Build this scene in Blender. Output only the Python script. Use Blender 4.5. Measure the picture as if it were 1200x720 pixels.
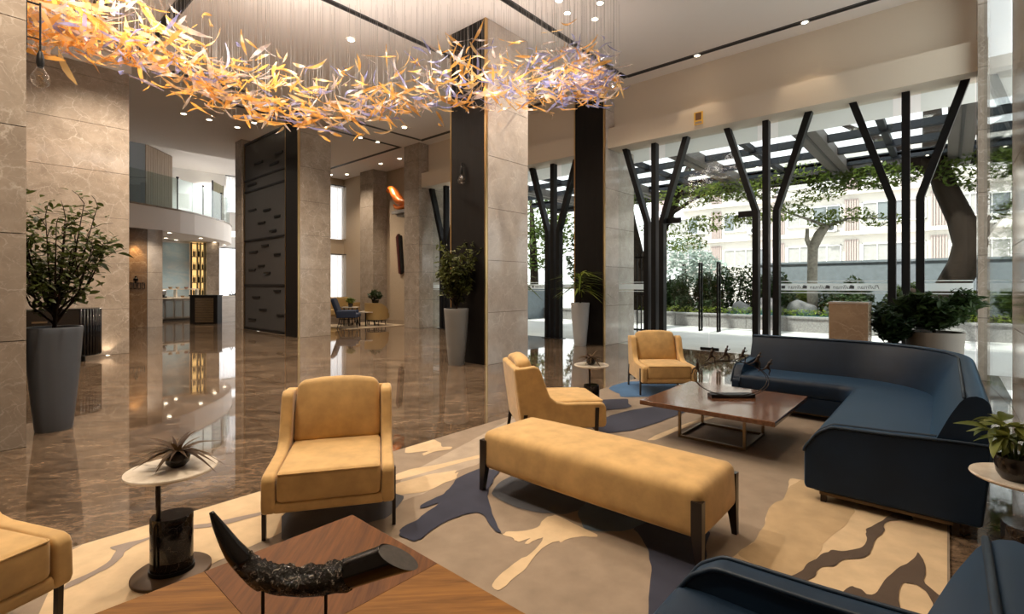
import bpy, bmesh, math, random
from mathutils import Vector, Matrix
for o in list(bpy.data.objects):
    bpy.data.objects.remove(o)
SC = bpy.context.scene
COL = SC.collection
random.seed(7)
PI = math.pi
R = math.radians

# ------------------------------------------------------------ camera, sky, sun, exposure
cam_d = bpy.data.cameras.new('camera')
cam = bpy.data.objects.new('camera', cam_d)
COL.objects.link(cam)
cam.location = (0, 0, 1.4)
cam.rotation_euler = (R(90), 0, math.atan(510 / 578) - R(90))
cam_d.sensor_width = 36
cam_d.lens = 36 * 578 / 1200
cam_d.shift_y = -25 / 1200
cam_d.clip_start = 0.05
cam_d.clip_end = 400
SC.camera = cam
SC.view_settings.view_transform = 'Standard'
SC.view_settings.look = 'None'
SC.view_settings.exposure = 0.4
SC.view_settings.gamma = 1.0
SC.view_settings.use_curve_mapping = False
SC.cycles.max_bounces = 10
SC.cycles.diffuse_bounces = 5
SC.cycles.glossy_bounces = 5
SC.cycles.transmission_bounces = 6
SC.cycles.transparent_max_bounces = 24
SC.cycles.sample_clamp_indirect = 4.0
SC.cycles.caustics_reflective = False
SC.cycles.caustics_refractive = False

world = bpy.data.worlds.new('sky')
SC.world = world
world.use_nodes = True
wn = world.node_tree
bg = wn.nodes['Background']
bg.inputs['Strength'].default_value = 1.9
tcw = wn.nodes.new('ShaderNodeTexCoord')
sepw = wn.nodes.new('ShaderNodeSeparateXYZ')
wn.links.new(tcw.outputs['Generated'], sepw.inputs[0])
cr = wn.nodes.new('ShaderNodeValToRGB')
cr.color_ramp.elements[0].position = 0.0
cr.color_ramp.elements[0].color = (1.0, 0.985, 0.95, 1)
cr.color_ramp.elements[1].position = 1.0
cr.color_ramp.elements[1].color = (0.80, 0.90, 1.0, 1)
wn.links.new(sepw.outputs['Z'], cr.inputs[0])
nzw = wn.nodes.new('ShaderNodeTexNoise')
nzw.inputs['Scale'].default_value = 3.0
nzw.inputs['Detail'].default_value = 6
wn.links.new(tcw.outputs['Generated'], nzw.inputs['Vector'])
mw = wn.nodes.new('ShaderNodeMix'); mw.data_type = 'RGBA'; mw.blend_type = 'MIX'
wn.links.new(nzw.outputs['Fac'], mw.inputs[0])
wn.links.new(cr.outputs[0], mw.inputs[6])
mw.inputs[7].default_value = (1.0, 1.0, 1.0, 1)
wn.links.new(mw.outputs[2], bg.inputs['Color'])

def sun_lamp(name, direction, strength, col, angle):
    l = bpy.data.lights.new(name, 'SUN')
    l.energy = strength; l.color = col; l.angle = R(angle)
    o = bpy.data.objects.new(name, l)
    o.rotation_euler = Vector(direction).to_track_quat('-Z', 'Y').to_euler()
    COL.objects.link(o)
sun_lamp('sun', (0.45, -0.30, -0.95), 7.5, (1, .95, .86), 2.0)

WARM = (1.0, 0.77, 0.53)
SOFT = (1.0, 0.84, 0.66)
def spot(x, y, z, watts, cone=80, col=WARM, blend=0.7, aim=(0, 0, -1), size=0.06):
    l = bpy.data.lights.new('lamp', 'SPOT')
    l.energy = watts; l.color = col; l.spot_size = R(cone); l.spot_blend = blend
    l.shadow_soft_size = size
    o = bpy.data.objects.new('lamp', l)
    o.location = (x, y, z)
    o.rotation_euler = Vector(aim).to_track_quat('-Z', 'Y').to_euler()
    COL.objects.link(o)
    return o

# recessed lamps over the seating group and the lobby floor
def fill_lamp(x, y, z, watts, col=SOFT, r=.2):
    l = bpy.data.lights.new('lamp', 'POINT')
    l.energy = watts; l.color = col; l.shadow_soft_size = r
    o = bpy.data.objects.new('lamp', l); o.location = (x, y, z); COL.objects.link(o)
KEY = 0.5
for (x, y, w) in [(0.6, 2.6, 260), (2.4, 1.4, 380), (3.0, 0.3, 420), (4.7, 2.6, 240), (0.2, 1.0, 220), (2.2, 3.0, 240),
                  (6.3, 3.2, 150), (1.6, 2.2, 240)]:
    spot(x, y, 6.06, w * KEY * .70, 62, WARM)
spot(-.2, 3.9, 6.06, 300, 85, SOFT, aim=(0, .6, -1))  # extra spot added to brighten the left column's front; no fixture there
for (x, y, w) in [(0.6, 4.4, 1000), (3.2, 5.0, 600), (1.5, 8.6, 1000), (4.4, 9.2, 1000), (2.0, 11.2, 1100), (7.6, 9.6, 700), (4.2, 11.6, 950),
                  (4.2, 15.2, 700), (8.4, 15.5, 800), (9.8, 17.8, 700), (5.0, 4.6, 500), (8.0, 5.0, 500)]:
    spot(x, y, 6.06, w * KEY, 130, SOFT)
# fill lamps added among the chandelier's glass strips to brighten ceiling and lobby
for i in range(18):
    f = i / 17
    x = .6 + 6.3 * f
    y = 8.3 - .1 * min(1, f * 2) - 3.7 * max(0, (f - .45) / .55)
    fill_lamp(x, y - (.35 if i < 8 else 0), 4.78 + .12 * (i % 2), 5 + 9 * min(1, i / 9), (1, .91, .82), .25)

# ------------------------------------------------------------ materials
MATS = {}
def nodes_of(name):
    m = bpy.data.materials.new(name)
    m.use_nodes = True
    nt = m.node_tree
    return m, nt, nt.nodes['Principled BSDF']
def rgba(c):
    return (c[0], c[1], c[2], 1)
def N(nt, kind, **kw):
    n = nt.nodes.new(kind)
    for k, v in kw.items():
        setattr(n, k, v)
    return n
def ramp(nt, src, stops):
    r = N(nt, 'ShaderNodeValToRGB')
    el = r.color_ramp.elements
    while len(el) < len(stops):
        el.new(0.5)
    for e, (p, c) in zip(el, stops):
        e.position = p
        e.color = rgba(c) if not isinstance(c, (int, float)) else (c, c, c, 1)
    nt.links.new(src, r.inputs[0])
    return r.outputs[0]
def mix(nt, fac, a, b, mode='MIX'):
    m = N(nt, 'ShaderNodeMix', data_type='RGBA', blend_type=mode)
    for sock, v in ((m.inputs[0], fac), (m.inputs[6], a), (m.inputs[7], b)):
        if isinstance(v, (int, float)):
            sock.default_value = v
        elif isinstance(v, tuple):
            sock.default_value = rgba(v)
        else:
            nt.links.new(v, sock)
    return m.outputs[2]
def coords(nt, kind='world', scale=(1, 1, 1), rot=(0, 0, 0)):
    mp = N(nt, 'ShaderNodeMapping')
    mp.inputs['Scale'].default_value = scale
    mp.inputs['Rotation'].default_value = rot
    if kind == 'world':
        nt.links.new(N(nt, 'ShaderNodeNewGeometry').outputs['Position'], mp.inputs[0])
    else:
        nt.links.new(N(nt, 'ShaderNodeTexCoord').outputs['Object'], mp.inputs[0])
    return mp.outputs[0]
def noise(nt, vec, scale, detail=4, rough=0.55, dist=0.0):
    n = N(nt, 'ShaderNodeTexNoise')
    n.inputs['Scale'].default_value = scale
    n.inputs['Detail'].default_value = detail
    n.inputs['Roughness'].default_value = rough
    n.inputs['Distortion'].default_value = dist
    nt.links.new(vec, n.inputs['Vector'])
    return n
def bump(nt, b, height, strength, dist=0.01):
    n = N(nt, 'ShaderNodeBump')
    n.inputs['Strength'].default_value = strength
    n.inputs['Distance'].default_value = dist
    nt.links.new(height, n.inputs['Height'])
    nt.links.new(n.outputs[0], b.inputs['Normal'])

def plain(name, col, rough=0.5, metal=0.0, var=0.0, vscale=6.0, spec=0.5, bmp=0.0, bscale=60, sheen=0.0, kind='world', emit=None, es=0, coat=0):
    if name in MATS:
        return MATS[name]
    m, nt, b = nodes_of(name)
    b.inputs['Roughness'].default_value = rough
    b.inputs['Metallic'].default_value = metal
    b.inputs['Specular IOR Level'].default_value = spec
    b.inputs['Base Color'].default_value = rgba(col)
    if sheen:
        b.inputs['Sheen Weight'].default_value = sheen
        b.inputs['Sheen Roughness'].default_value = 0.4
    if coat:
        b.inputs['Coat Weight'].default_value = coat
        b.inputs['Coat Roughness'].default_value = 0.05
    if var or bmp:
        v = coords(nt, kind)
    if var:
        n = noise(nt, v, vscale, 5)
        lo = tuple(max(0, c * (1 - var)) for c in col)
        hi = tuple(min(1, c * (1 + var)) for c in col)
        nt.links.new(ramp(nt, n.outputs['Fac'], [(0.3, lo), (0.7, hi)]), b.inputs['Base Color'])
    if bmp:
        bump(nt, b, noise(nt, v, bscale, 3).outputs['Fac'], bmp, 0.004)
    if emit:
        b.inputs['Emission Color'].default_value = rgba(emit)
        b.inputs['Emission Strength'].default_value = es
    MATS[name] = m
    return m

def marble(name, base, dark, vein, scale=1.0, rough=0.1, stretch=(1, 1, 1), rot=(0, 0, 0), veinw=0.035, amount=0.8, coat=0.0):
    if name in MATS:
        return MATS[name]
    m, nt, b = nodes_of(name)
    v = coords(nt, 'world', tuple(s * scale for s in stretch), rot)
    d = noise(nt, v, 1.6, 6, 0.6)
    add = N(nt, 'ShaderNodeVectorMath', operation='MULTIPLY_ADD')
    nt.links.new(d.outputs['Color'], add.inputs[0])
    add.inputs[1].default_value = (0.55, 0.55, 0.55)
    nt.links.new(v, add.inputs[2])
    cloud = noise(nt, add.outputs[0], 2.2, 8, 0.65)
    col = ramp(nt, cloud.outputs['Fac'], [(0.3, dark), (0.68, base)])
    for sc, w, amt in ((1.5, veinw * .62, amount * .8), (3.4, veinw * .8, amount * .6), (6.5, veinw, amount * .4)):
        vo = N(nt, 'ShaderNodeTexVoronoi', feature='DISTANCE_TO_EDGE')
        vo.inputs['Scale'].default_value = sc
        nt.links.new(add.outputs[0], vo.inputs['Vector'])
        ed = ramp(nt, vo.outputs['Distance'], [(0.0, 1.0), (w, 0.0)])
        msk = ramp(nt, noise(nt, v, 1.4 * sc, 3).outputs['Fac'], [(0.38, 0.0), (0.60, amt)])
        f = N(nt, 'ShaderNodeMath', operation='MULTIPLY')
        nt.links.new(ed, f.inputs[0]); nt.links.new(msk, f.inputs[1])
        col = mix(nt, f.outputs[0], col, vein)
    nt.links.new(col, b.inputs['Base Color'])
    b.inputs['Roughness'].default_value = rough
    if coat:
        b.inputs['Coat Weight'].default_value = coat
        b.inputs['Coat Roughness'].default_value = 0.02
    MATS[name] = m
    return m

def wood(name, a, c, scale=(1, 14, 14), rot=(0, 0, 0), rough=0.3, kind='object', coat=0.0):
    if name in MATS:
        return MATS[name]
    m, nt, b = nodes_of(name)
    v = coords(nt, kind, scale, rot)
    n = noise(nt, v, 2.2, 6, 0.6, 0.4)
    n2 = noise(nt, v, 9.0, 4, 0.6)
    col = ramp(nt, n.outputs['Fac'], [(0.32, a), (0.66, c)])
    col = mix(nt, 0.25, col, ramp(nt, n2.outputs['Fac'], [(0.35, tuple(x * 0.4 for x in a)), (0.65, c)]))
    nt.links.new(col, b.inputs['Base Color'])
    b.inputs['Roughness'].default_value = rough
    if coat:
        b.inputs['Coat Weight'].default_value = coat
        b.inputs['Coat Roughness'].default_value = 0.08
    bump(nt, b, n2.outputs['Fac'], 0.08, 0.002)
    MATS[name] = m
    return m

def glass(name, tint=(0.93, 0.96, 0.95), refl=0.85, base=0.02):
    if name in MATS:
        return MATS[name]
    m, nt, b = nodes_of(name)
    nt.nodes.remove(b)
    out = nt.nodes['Material Output']
    tr = N(nt, 'ShaderNodeBsdfTransparent'); tr.inputs[0].default_value = rgba(tint)
    gl = N(nt, 'ShaderNodeBsdfGlossy'); gl.inputs['Roughness'].default_value = 0.0
    lw = N(nt, 'ShaderNodeLayerWeight'); lw.inputs[0].default_value = 0.5
    pw = N(nt, 'ShaderNodeMath', operation='POWER'); pw.inputs[1].default_value = 5.0
    nt.links.new(lw.outputs['Facing'], pw.inputs[0])
    ma = N(nt, 'ShaderNodeMath', operation='MULTIPLY_ADD'); ma.inputs[1].default_value = refl; ma.inputs[2].default_value = base
    nt.links.new(pw.outputs[0], ma.inputs[0])
    ms = N(nt, 'ShaderNodeMixShader')
    nt.links.new(ma.outputs[0], ms.inputs[0]); nt.links.new(tr.outputs[0], ms.inputs[1]); nt.links.new(gl.outputs[0], ms.inputs[2])
    nt.links.new(ms.outputs[0], out.inputs[0])
    MATS[name] = m
    return m

def leafy(name, a, c, trans=0.35, rough=0.4):
    if name in MATS:
        return MATS[name]
    m, nt, b = nodes_of(name)
    out = nt.nodes['Material Output']
    n = noise(nt, coords(nt, 'world'), 5.0, 3)
    oi = N(nt, 'ShaderNodeObjectInfo')
    mx = N(nt, 'ShaderNodeMath', operation='MULTIPLY_ADD'); mx.inputs[1].default_value = 0.5
    nt.links.new(oi.outputs['Random'], mx.inputs[0])
    hf = N(nt, 'ShaderNodeMath', operation='MULTIPLY'); hf.inputs[1].default_value = 0.6
    nt.links.new(n.outputs['Fac'], hf.inputs[0]); nt.links.new(hf.outputs[0], mx.inputs[2])
    col = ramp(nt, mx.outputs[0], [(0.25, a), (0.7, c)])
    nt.links.new(col, b.inputs['Base Color'])
    b.inputs['Roughness'].default_value = rough
    b.inputs['Specular IOR Level'].default_value = .22
    tl = N(nt, 'ShaderNodeBsdfTranslucent')
    nt.links.new(col, tl.inputs[0])
    ms = N(nt, 'ShaderNodeMixShader'); ms.inputs[0].default_value = trans
    nt.links.new(b.outputs[0], ms.inputs[1]); nt.links.new(tl.outputs[0], ms.inputs[2])
    nt.links.new(ms.outputs[0], out.inputs[0])
    MATS[name] = m
    return m

def art_glass(name, col, clear):
    if name in MATS:
        return MATS[name]
    m, nt, b = nodes_of(name)
    nt.nodes.remove(b)
    out = nt.nodes['Material Output']
    tr = N(nt, 'ShaderNodeBsdfTransparent'); tr.inputs[0].default_value = rgba(tuple(0.45 + 0.55 * c for c in col))
    tl = N(nt, 'ShaderNodeBsdfTranslucent'); tl.inputs[0].default_value = rgba(col)
    df = N(nt, 'ShaderNodeBsdfDiffuse'); df.inputs[0].default_value = rgba(col)
    gl = N(nt, 'ShaderNodeBsdfGlossy'); gl.inputs['Roughness'].default_value = 0.08
    def mx(f, a, c):
        s = N(nt, 'ShaderNodeMixShader'); s.inputs[0].default_value = f
        nt.links.new(a, s.inputs[1]); nt.links.new(c, s.inputs[2])
        return s.outputs[0]
    body = mx(clear, mx(0.45, tl.outputs[0], df.outputs[0]), tr.outputs[0])
    nt.links.new(mx(0.12, body, gl.outputs[0]), out.inputs[0])
    MATS[name] = m
    return m

STONE = marble('marble taupe', (.385, .322, .262), (.255, .208, .166), (.60, .54, .475), 1.55, 0.12, amount=.7)
STONE_PALE_DAYLIT = marble('marble pale daylit', (.58, .52, .465), (.44, .38, .335), (.76, .71, .65), 1.5, 0.10, amount=.6)  # daylight on the two lobby columns is painted into this paler marble
def floor_stone():
    m, nt, b = nodes_of('floor marble')
    v = coords(nt, 'world', (1, 1, 1), (0, 0, R(41)))
    st = N(nt, 'ShaderNodeMapping'); st.inputs['Scale'].default_value = (.7, 1.5, 1); nt.links.new(v, st.inputs[0])
    big = noise(nt, st.outputs[0], .9, 9, .7, 1.2)
    st2 = N(nt, 'ShaderNodeMapping'); st2.inputs['Scale'].default_value = (1.3, 3.0, 1); nt.links.new(v, st2.inputs[0])
    mid = noise(nt, st2.outputs[0], 2.4, 8, .78, 1.4)
    fine = noise(nt, st2.outputs[0], 9.0, 6, .8, .8)
    c = ramp(nt, big.outputs['Fac'], [(.32, (.070, .046, .029)), (.52, (.120, .083, .055)), (.70, (.185, .132, .090))])
    c2 = ramp(nt, mid.outputs['Fac'], [(.36, (.50, .48, .46)), (.50, (1.0, 1.0, 1.0)), (.63, (1.65, 1.62, 1.58))])
    c3 = ramp(nt, fine.outputs['Fac'], [(.38, (.62, .61, .60)), (.62, (1.35, 1.34, 1.32))])
    nt.links.new(mix(nt, 1.0, mix(nt, 1.0, c, c2, 'MULTIPLY'), c3, 'MULTIPLY'), b.inputs['Base Color'])
    b.inputs['Roughness'].default_value = .035
    b.inputs['Coat Weight'].default_value = .2
    b.inputs['Coat Roughness'].default_value = .025
    return m
FLOOR = floor_stone()
JOINT = plain('stone joint', (.10, .078, .06), 0.8)
BLACKPANEL = wood('dark veneer', (.0045, .0035, .003), (.009, .007, .006), (6, 6, 0.5), kind='world', rough=0.5)
MATS['dark veneer'].node_tree.nodes['Principled BSDF'].inputs['Specular IOR Level'].default_value = .2
GOLD = plain('brass trim', (.62, .42, .20), 0.28, 1.0)
BRONZE = plain('bronze', (.26, .185, .11), 0.38, 1.0)
PAINT = plain('warm white paint', (.66, .575, .465), 0.75)
CEIL = plain('ceiling paint', (.84, .80, .77), 0.85)
WHITE = plain('white paint', (.83, .82, .80), 0.6)
BEIGEWALL = plain('beige wall covering', (.42, .33, .235), 0.7, var=0.06, vscale=30)
BLACKMETAL = plain('black metal', (.006, .006, .0065), 0.42, spec=0.25)
SLOT = plain('slot black', (.018, .016, .015), 0.6)
DARKMETAL = plain('dark grey metal', (.06, .062, .066), 0.45, var=.1)
CLEAR = glass('clear glass')
SUEDE = plain('mustard suede', (.56, .365, .155), 0.78, var=0.15, vscale=9, sheen=0.25, bmp=0.06, bscale=240, spec=.25)
DARKWOOD = wood('dark wood', (.008, .005, .004), (.018, .010, .007), (12, 12, 1), rough=.3)
LEGMETAL = plain('dark bronze leg', (.03, .022, .017), 0.35, 0.6)
VELVET = plain('navy velvet', (.004, .012, .028), 0.5, var=0.25, vscale=5, sheen=.75, spec=.25)
MATS['navy velvet'].node_tree.nodes['Principled BSDF'].inputs['Sheen Tint'].default_value = (.09, .24, .46, 1)
MATS['navy velvet'].node_tree.nodes['Principled BSDF'].inputs['Sheen Roughness'].default_value = .45
PIPE = plain('navy piping', (.012, .026, .048), 0.5, spec=.3)
POTGREY = plain('grey planter', (.085, .095, .112), 0.45, var=.04)
POTWARM = plain('warm grey planter', (.165, .16, .15), 0.5, var=.04)
SOIL = plain('soil', (.03, .02, .014), 0.95, var=.3, vscale=40)
BARK = plain('bark', (.020, .014, .010), 0.85, spec=.1, var=.35, vscale=20, bmp=.6, bscale=30)
LEAF = leafy('ficus leaf', (.014, .024, .006), (.070, .088, .020))
LEAF_LIGHT = leafy('bright leaf', (.07, .11, .016), (.21, .25, .04), .4)
LEAF_DARK = leafy('dark leaf', (.010, .022, .008), (.04, .07, .02), .3)  # one dark green leaf tone
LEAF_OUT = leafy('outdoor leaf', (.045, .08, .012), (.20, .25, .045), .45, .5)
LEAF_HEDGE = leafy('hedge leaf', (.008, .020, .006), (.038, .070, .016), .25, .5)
SPIKE = leafy('bromeliad leaf', (.032, .014, .007), (.080, .046, .018), .15, .7)
GLOW = plain('lamp glow', (1, .9, .75), 0.5, emit=(1, .86, .64), es=14)
BLACKSTONE = marble('black marble', (.014, .010, .009), (.006, .005, .005), (.32, .27, .22), 9, 0.08, veinw=.018, amount=.5)
ONYX = marble('cream marble', (.80, .74, .65), (.56, .48, .38), (.80, .74, .66), 2.2, 0.16)
DARKPOT = plain('dark glazed pot', (.018, .014, .012), 0.15)
WALNUT = wood('walnut', (.085, .036, .018), (.17, .078, .04), (1.4, 16, 16), rough=.16, coat=.3)
TEAK_A = wood('veneer light', (.125, .050, .009), (.27, .122, .026), (.9, 13, 13), rough=.5)
TEAK_B = wood('veneer dark', (.075, .027, .006), (.165, .062, .015), (.9, 13, 13), rough=.42)

for k_ in ('veneer light', 'veneer dark'):
    MATS[k_].node_tree.nodes['Principled BSDF'].inputs['Specular IOR Level'].default_value = .12
# ------------------------------------------------------------ mesh helpers
class MB:
    def __init__(s):
        s.v = []; s.f = []
    def add(s, vs, fs):
        k = len(s.v)
        s.v += [tuple(p) for p in vs]
        s.f += [tuple(i + k for i in f) for f in fs]
        return s
    def box(s, x0, x1, y0, y1, z0, z1, M=None):
        vs = [Vector(p) for p in ((x0, y0, z0), (x1, y0, z0), (x1, y1, z0), (x0, y1, z0), (x0, y0, z1), (x1, y0, z1), (x1, y1, z1), (x0, y1, z1))]
        if M: vs = [M @ p for p in vs]
        return s.add(vs, [(0, 3, 2, 1), (4, 5, 6, 7), (0, 1, 5, 4), (1, 2, 6, 5), (2, 3, 7, 6), (3, 0, 4, 7)])
    def tube(s, pts, rad, n=8, closed=False, cap=True, squash=1.0):
        pts = [Vector(p) for p in pts]
        if isinstance(rad, (int, float)): rad = [rad] * len(pts)
        rings = []; m = len(pts); up = Vector((0, 0, 1)); prev = None
        for i, p in enumerate(pts):
            a = pts[(i - 1) % m] if (closed or i > 0) else p
            c = pts[(i + 1) % m] if (closed or i < m - 1) else p
            t = (c - a)
            t = t.normalized() if t.length > 1e-9 else Vector((0, 0, 1))
            if prev is None:
                ref = up if abs(t.z) < 0.9 else Vector((1, 0, 0))
                u = t.cross(ref).normalized()
            else:
                u = prev - t * prev.dot(t)
                u = u.normalized() if u.length > 1e-6 else t.orthogonal().normalized()
            prev = u; w = t.cross(u)
            rings.append([p + (u * math.cos(2 * PI * k / n) + w * (math.sin(2 * PI * k / n) * squash)) * rad[i] for k in range(n)])
        vs = [q for r in rings for q in r]; fs = []
        for i in range(m if closed else m - 1):
            j = (i + 1) % m
            for k in range(n):
                l = (k + 1) % n
                fs.append((i * n + k, i * n + l, j * n + l, j * n + k))
        if cap and not closed:
            fs.append(tuple(reversed(range(n)))); fs.append(tuple(range((m - 1) * n, m * n)))
        return s.add(vs, fs)
    def lathe(s, prof, n=32, c=(0, 0, 0), sx=1, sy=1, rot=0, cap=True):
        vs = []; fs = []
        for (r, z) in prof:
            for k in range(n):
                a = 2 * PI * k / n
                x, y = r * math.cos(a) * sx, r * math.sin(a) * sy
                vs.append((c[0] + x * math.cos(rot) - y * math.sin(rot), c[1] + x * math.sin(rot) + y * math.cos(rot), c[2] + z))
        for i in range(len(prof) - 1):
            for k in range(n):
                l = (k + 1) % n
                fs.append((i * n + k, i * n + l, (i + 1) * n + l, (i + 1) * n + k))
        if cap: fs.append(tuple(reversed(range(n)))); fs.append(tuple(range((len(prof) - 1) * n, len(prof) * n)))
        return s.add(vs, fs)
    def prism(s, poly, f0, f1):
        n = len(poly)
        vs = [f0(a, c) for a, c in poly] + [f1(a, c) for a, c in poly]
        fs = [tuple(reversed(range(n))), tuple(range(n, 2 * n))]
        fs += [(k, (k + 1) % n, n + (k + 1) % n, n + k) for k in range(n)]
        return s.add(vs, fs)
    def rbox(s, x0, x1, y0, y1, z0, z1, r, m=4, puff=(0, 0, 0), M=None, taper=None):
        cx, cy, cz = (x0 + x1) / 2, (y0 + y1) / 2, (z0 + z1) / 2
        h = ((x1 - x0) / 2, (y1 - y0) / 2, (z1 - z0) / 2)
        r = min(r, *[q * 0.999 for q in h])
        def ax(hh):
            e = [0, .3, .65, 1]
            a = [-hh + r * q for q in e]
            inner = [(-hh + r) + (2 * hh - 2 * r) * k / m for k in range(1, m)]
            return a + inner + [-q for q in reversed(a)]
        A = [ax(q) for q in h]
        key = {}; vs = []; fs = []
        def vert(p):
            k = tuple(round(q, 6) for q in p)
            if k in key: return key[k]
            q = [max(-h[i] + r, min(h[i] - r, p[i])) for i in range(3)]
            d = Vector([p[i] - q[i] for i in range(3)])
            if d.length > 1e-9: d = d.normalized() * r
            o = Vector(q) + d
            n = [o[i] / h[i] for i in range(3)]
            for i in range(3):
                if puff[i]:
                    j, k2 = (i + 1) % 3, (i + 2) % 3
                    o[i] += puff[i] * n[i] * max(0, 1 - n[j] ** 2) ** .7 * max(0, 1 - n[k2] ** 2) ** .7
            if taper: o = taper(o, h)
            o = Vector((o.x + cx, o.y + cy, o.z + cz))
            if M: o = M @ o
            key[k] = len(vs); vs.append(o)
            return key[k]
        for i in range(3):
            j, k2 = (i + 1) % 3, (i + 2) % 3
            for sg in (-1, 1):
                for a in range(len(A[j]) - 1):
                    for b in range(len(A[k2]) - 1):
                        q = []
                        for (aa, bb) in ((a, b), (a + 1, b), (a + 1, b + 1), (a, b + 1)):
                            p = [0, 0, 0]; p[i] = sg * h[i]; p[j] = A[j][aa]; p[k2] = A[k2][bb]
                            q.append(vert(p))
                        if len(set(q)) >= 3:
                            q = list(dict.fromkeys(q))
                            fs.append(tuple(q if sg > 0 else reversed(q)))
        return s.add(vs, fs)

def mesh_of(name, mb, mat, smooth=False, bevel=0.0, seg=2, limit=35):
    me = bpy.data.meshes.new(name)
    me.from_pydata(mb.v, [], mb.f)
    if bevel:
        bm = bmesh.new(); bm.from_mesh(me)
        bmesh.ops.recalc_face_normals(bm, faces=bm.faces)
        ed = [e for e in bm.edges if len(e.link_faces) == 2 and e.calc_face_angle(0) > R(limit)]
        bmesh.ops.bevel(bm, geom=ed, offset=bevel, segments=seg, affect='EDGES', profile=0.5, clamp_overlap=True)
        bm.to_mesh(me); bm.free()
    if smooth or bevel:
        for p in me.polygons: p.use_smooth = True
    me.materials.append(mat)
    me.update()
    return me
def link(name, me, parent=None, loc=None, rot=None, kind=None):
    o = bpy.data.objects.new(name, me)
    COL.objects.link(o)
    if parent is not None: o.parent = parent
    if loc: o.location = loc
    if rot: o.rotation_euler = rot
    if kind: o['kind'] = kind
    return o
def obj(name, mb, mat, parent=None, smooth=False, bevel=0.0, seg=2, loc=None, rot=None, kind=None, limit=35):
    o = link(name, mesh_of(name, mb, mat, smooth, bevel, seg, limit), parent, loc, rot, kind)
    if bevel:
        w = o.modifiers.new('normals', 'WEIGHTED_NORMAL'); w.keep_sharp = True
    elif smooth == 'auto':
        bm = bmesh.new(); bm.from_mesh(o.data)
        for e in bm.edges:
            e.smooth = not (len(e.link_faces) == 2 and e.calc_face_angle(0) > R(40))
        bm.to_mesh(o.data); bm.free()
    return o
def thing(name, label, cat, loc=(0, 0, 0), rz=0.0, group=None):
    o = bpy.data.objects.new(name, None)
    COL.objects.link(o)
    o.empty_display_size = 0.1
    o.location = loc; o.rotation_euler = (0, 0, rz)
    tag(o, label, cat, group)
    return o
def tag(o, label, cat, group=None):
    o['label'] = label; o['category'] = cat
    if group: o['group'] = group
    return o
def struct(name, mb=None, mat=None, parent=None, **kw):
    if mb is None:
        o = bpy.data.objects.new(name, None); COL.objects.link(o)
    else:
        o = obj(name, mb, mat, parent, **kw)
    o['kind'] = 'structure'
    return o
def B(*a, **k):
    return MB().box(*a, **k)
def copy_tree(root, loc, rz, label=None):
    c = root.copy(); COL.objects.link(c); c.location = loc; c.rotation_euler = (0, 0, rz)
    if label: c['label'] = label
    for ch in list(root.children):
        d = ch.copy(); COL.objects.link(d); d.parent = c
        for g in list(ch.children):
            e = g.copy(); COL.objects.link(e); e.parent = d
    return c

# ------------------------------------------------------------ room shell
ZC = 6.11
fl = MB().prism([(-4, -.6), (10.72, -.6), (10.72, 13.2), (12.4, 13.2), (12.4, 29), (-4, 29)], lambda a, c: (a, c, -.2), lambda a, c: (a, c, 0))
struct('floor', fl, FLOOR)
struct('ceiling', B(-4, 10.75, -.6, 20.0, ZC, ZC + .25).box(10.75, 12.4, 13.2, 20.4, ZC, ZC + .25), CEIL)
struct('ceiling_mezzanine', B(-4, 12.4, 20.0, 29, 6.75, 7.0), CEIL)
struct('wall_back', B(-4.2, -4, -.8, 29.2, -.2, 7), PAINT)
struct('wall_far', B(-4, 8.7, 27.4, 27.6, 0, 7).box(8.7, 10.25, 27.4, 27.6, 0, .75).box(8.7, 10.25, 27.4, 27.6, 3.3, 3.9).box(10.25, 12.4, 27.4, 27.6, 0, 7), WHITE)

def panelled(name, x0, x1, y0, y1, z1, mat, faces, course=.925, width=1.25, z0=0.0):
    """a stone-clad pier or wall: dark core plus separate slabs with open joints"""
    s = struct(name, B(x0 + .018, x1 - .018, y0 + .018, y1 - .018, z0, z1), JOINT)
    zs = []
    z = z0
    while z < z1 - .05:
        zs.append((z, min(z + course, z1))); z += course
    g = .0035
    for f in faces:
        lo, hi = (y0 + .021, y1 - (.021 if '+y' in faces else 0)) if f in ('-x', '+x') else (x0, x1)
        n = max(1, round((hi - lo) / width))
        for i in range(n):
            a, c = lo + (hi - lo) * i / n + (g if i else 0), lo + (hi - lo) * (i + 1) / n - (g if i < n - 1 else 0)
            for (p, q) in zs:
                if f == '-x': m = B(x0, x0 + .02, a, c, p + g, q - g)
                elif f == '+x': m = B(x1 - .02, x1, a, c, p + g, q - g)
                elif f == '-y': m = B(a, c, y0, y0 + .02, p + g, q - g)
                else: m = B(a, c, y1 - .02, y1, p + g, q - g)
                obj('marble_slab', m, mat, s)
    return s

panelled('column_lobby_left', -1.5, .42, 5.99, 6.9, ZC, STONE, ['-y', '+x'], width=2)
panelled('wall_left', -4, 2.42, 12.74, 13.5, 5.80, STONE, ['-y', '+x'], width=1.6)
struct('wall_left_header', B(-4, 2.46, 12.72, 13.6, 5.80, ZC), CEIL)
def dark_face(s, x, y0, y1, z0, z1):
    obj('dark_panel', B(x - .05, x + .01, y0 + .02, y1 - .02, z0, z1), BLACKPANEL, s)
    for y in (y0, y1):
        obj('brass_edge', B(x - .056, x + .01, y - .014, y + .014, z0, z1), GOLD, s)
cA = panelled('column_lobby_middle', 6.23, 7.33, 6.06, 7.0, ZC, STONE_PALE_DAYLIT, ['-y', '+x'], width=2)
dark_face(cA, 6.23, 6.08, 6.98, 0, ZC)
cB = panelled('column_entrance', 10.12, 11.5, 6.0, 6.86, ZC, STONE_PALE_DAYLIT, ['-y'], width=.7)
dark_face(cB, 10.12, 6.02, 6.84, 0, ZC)
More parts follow.
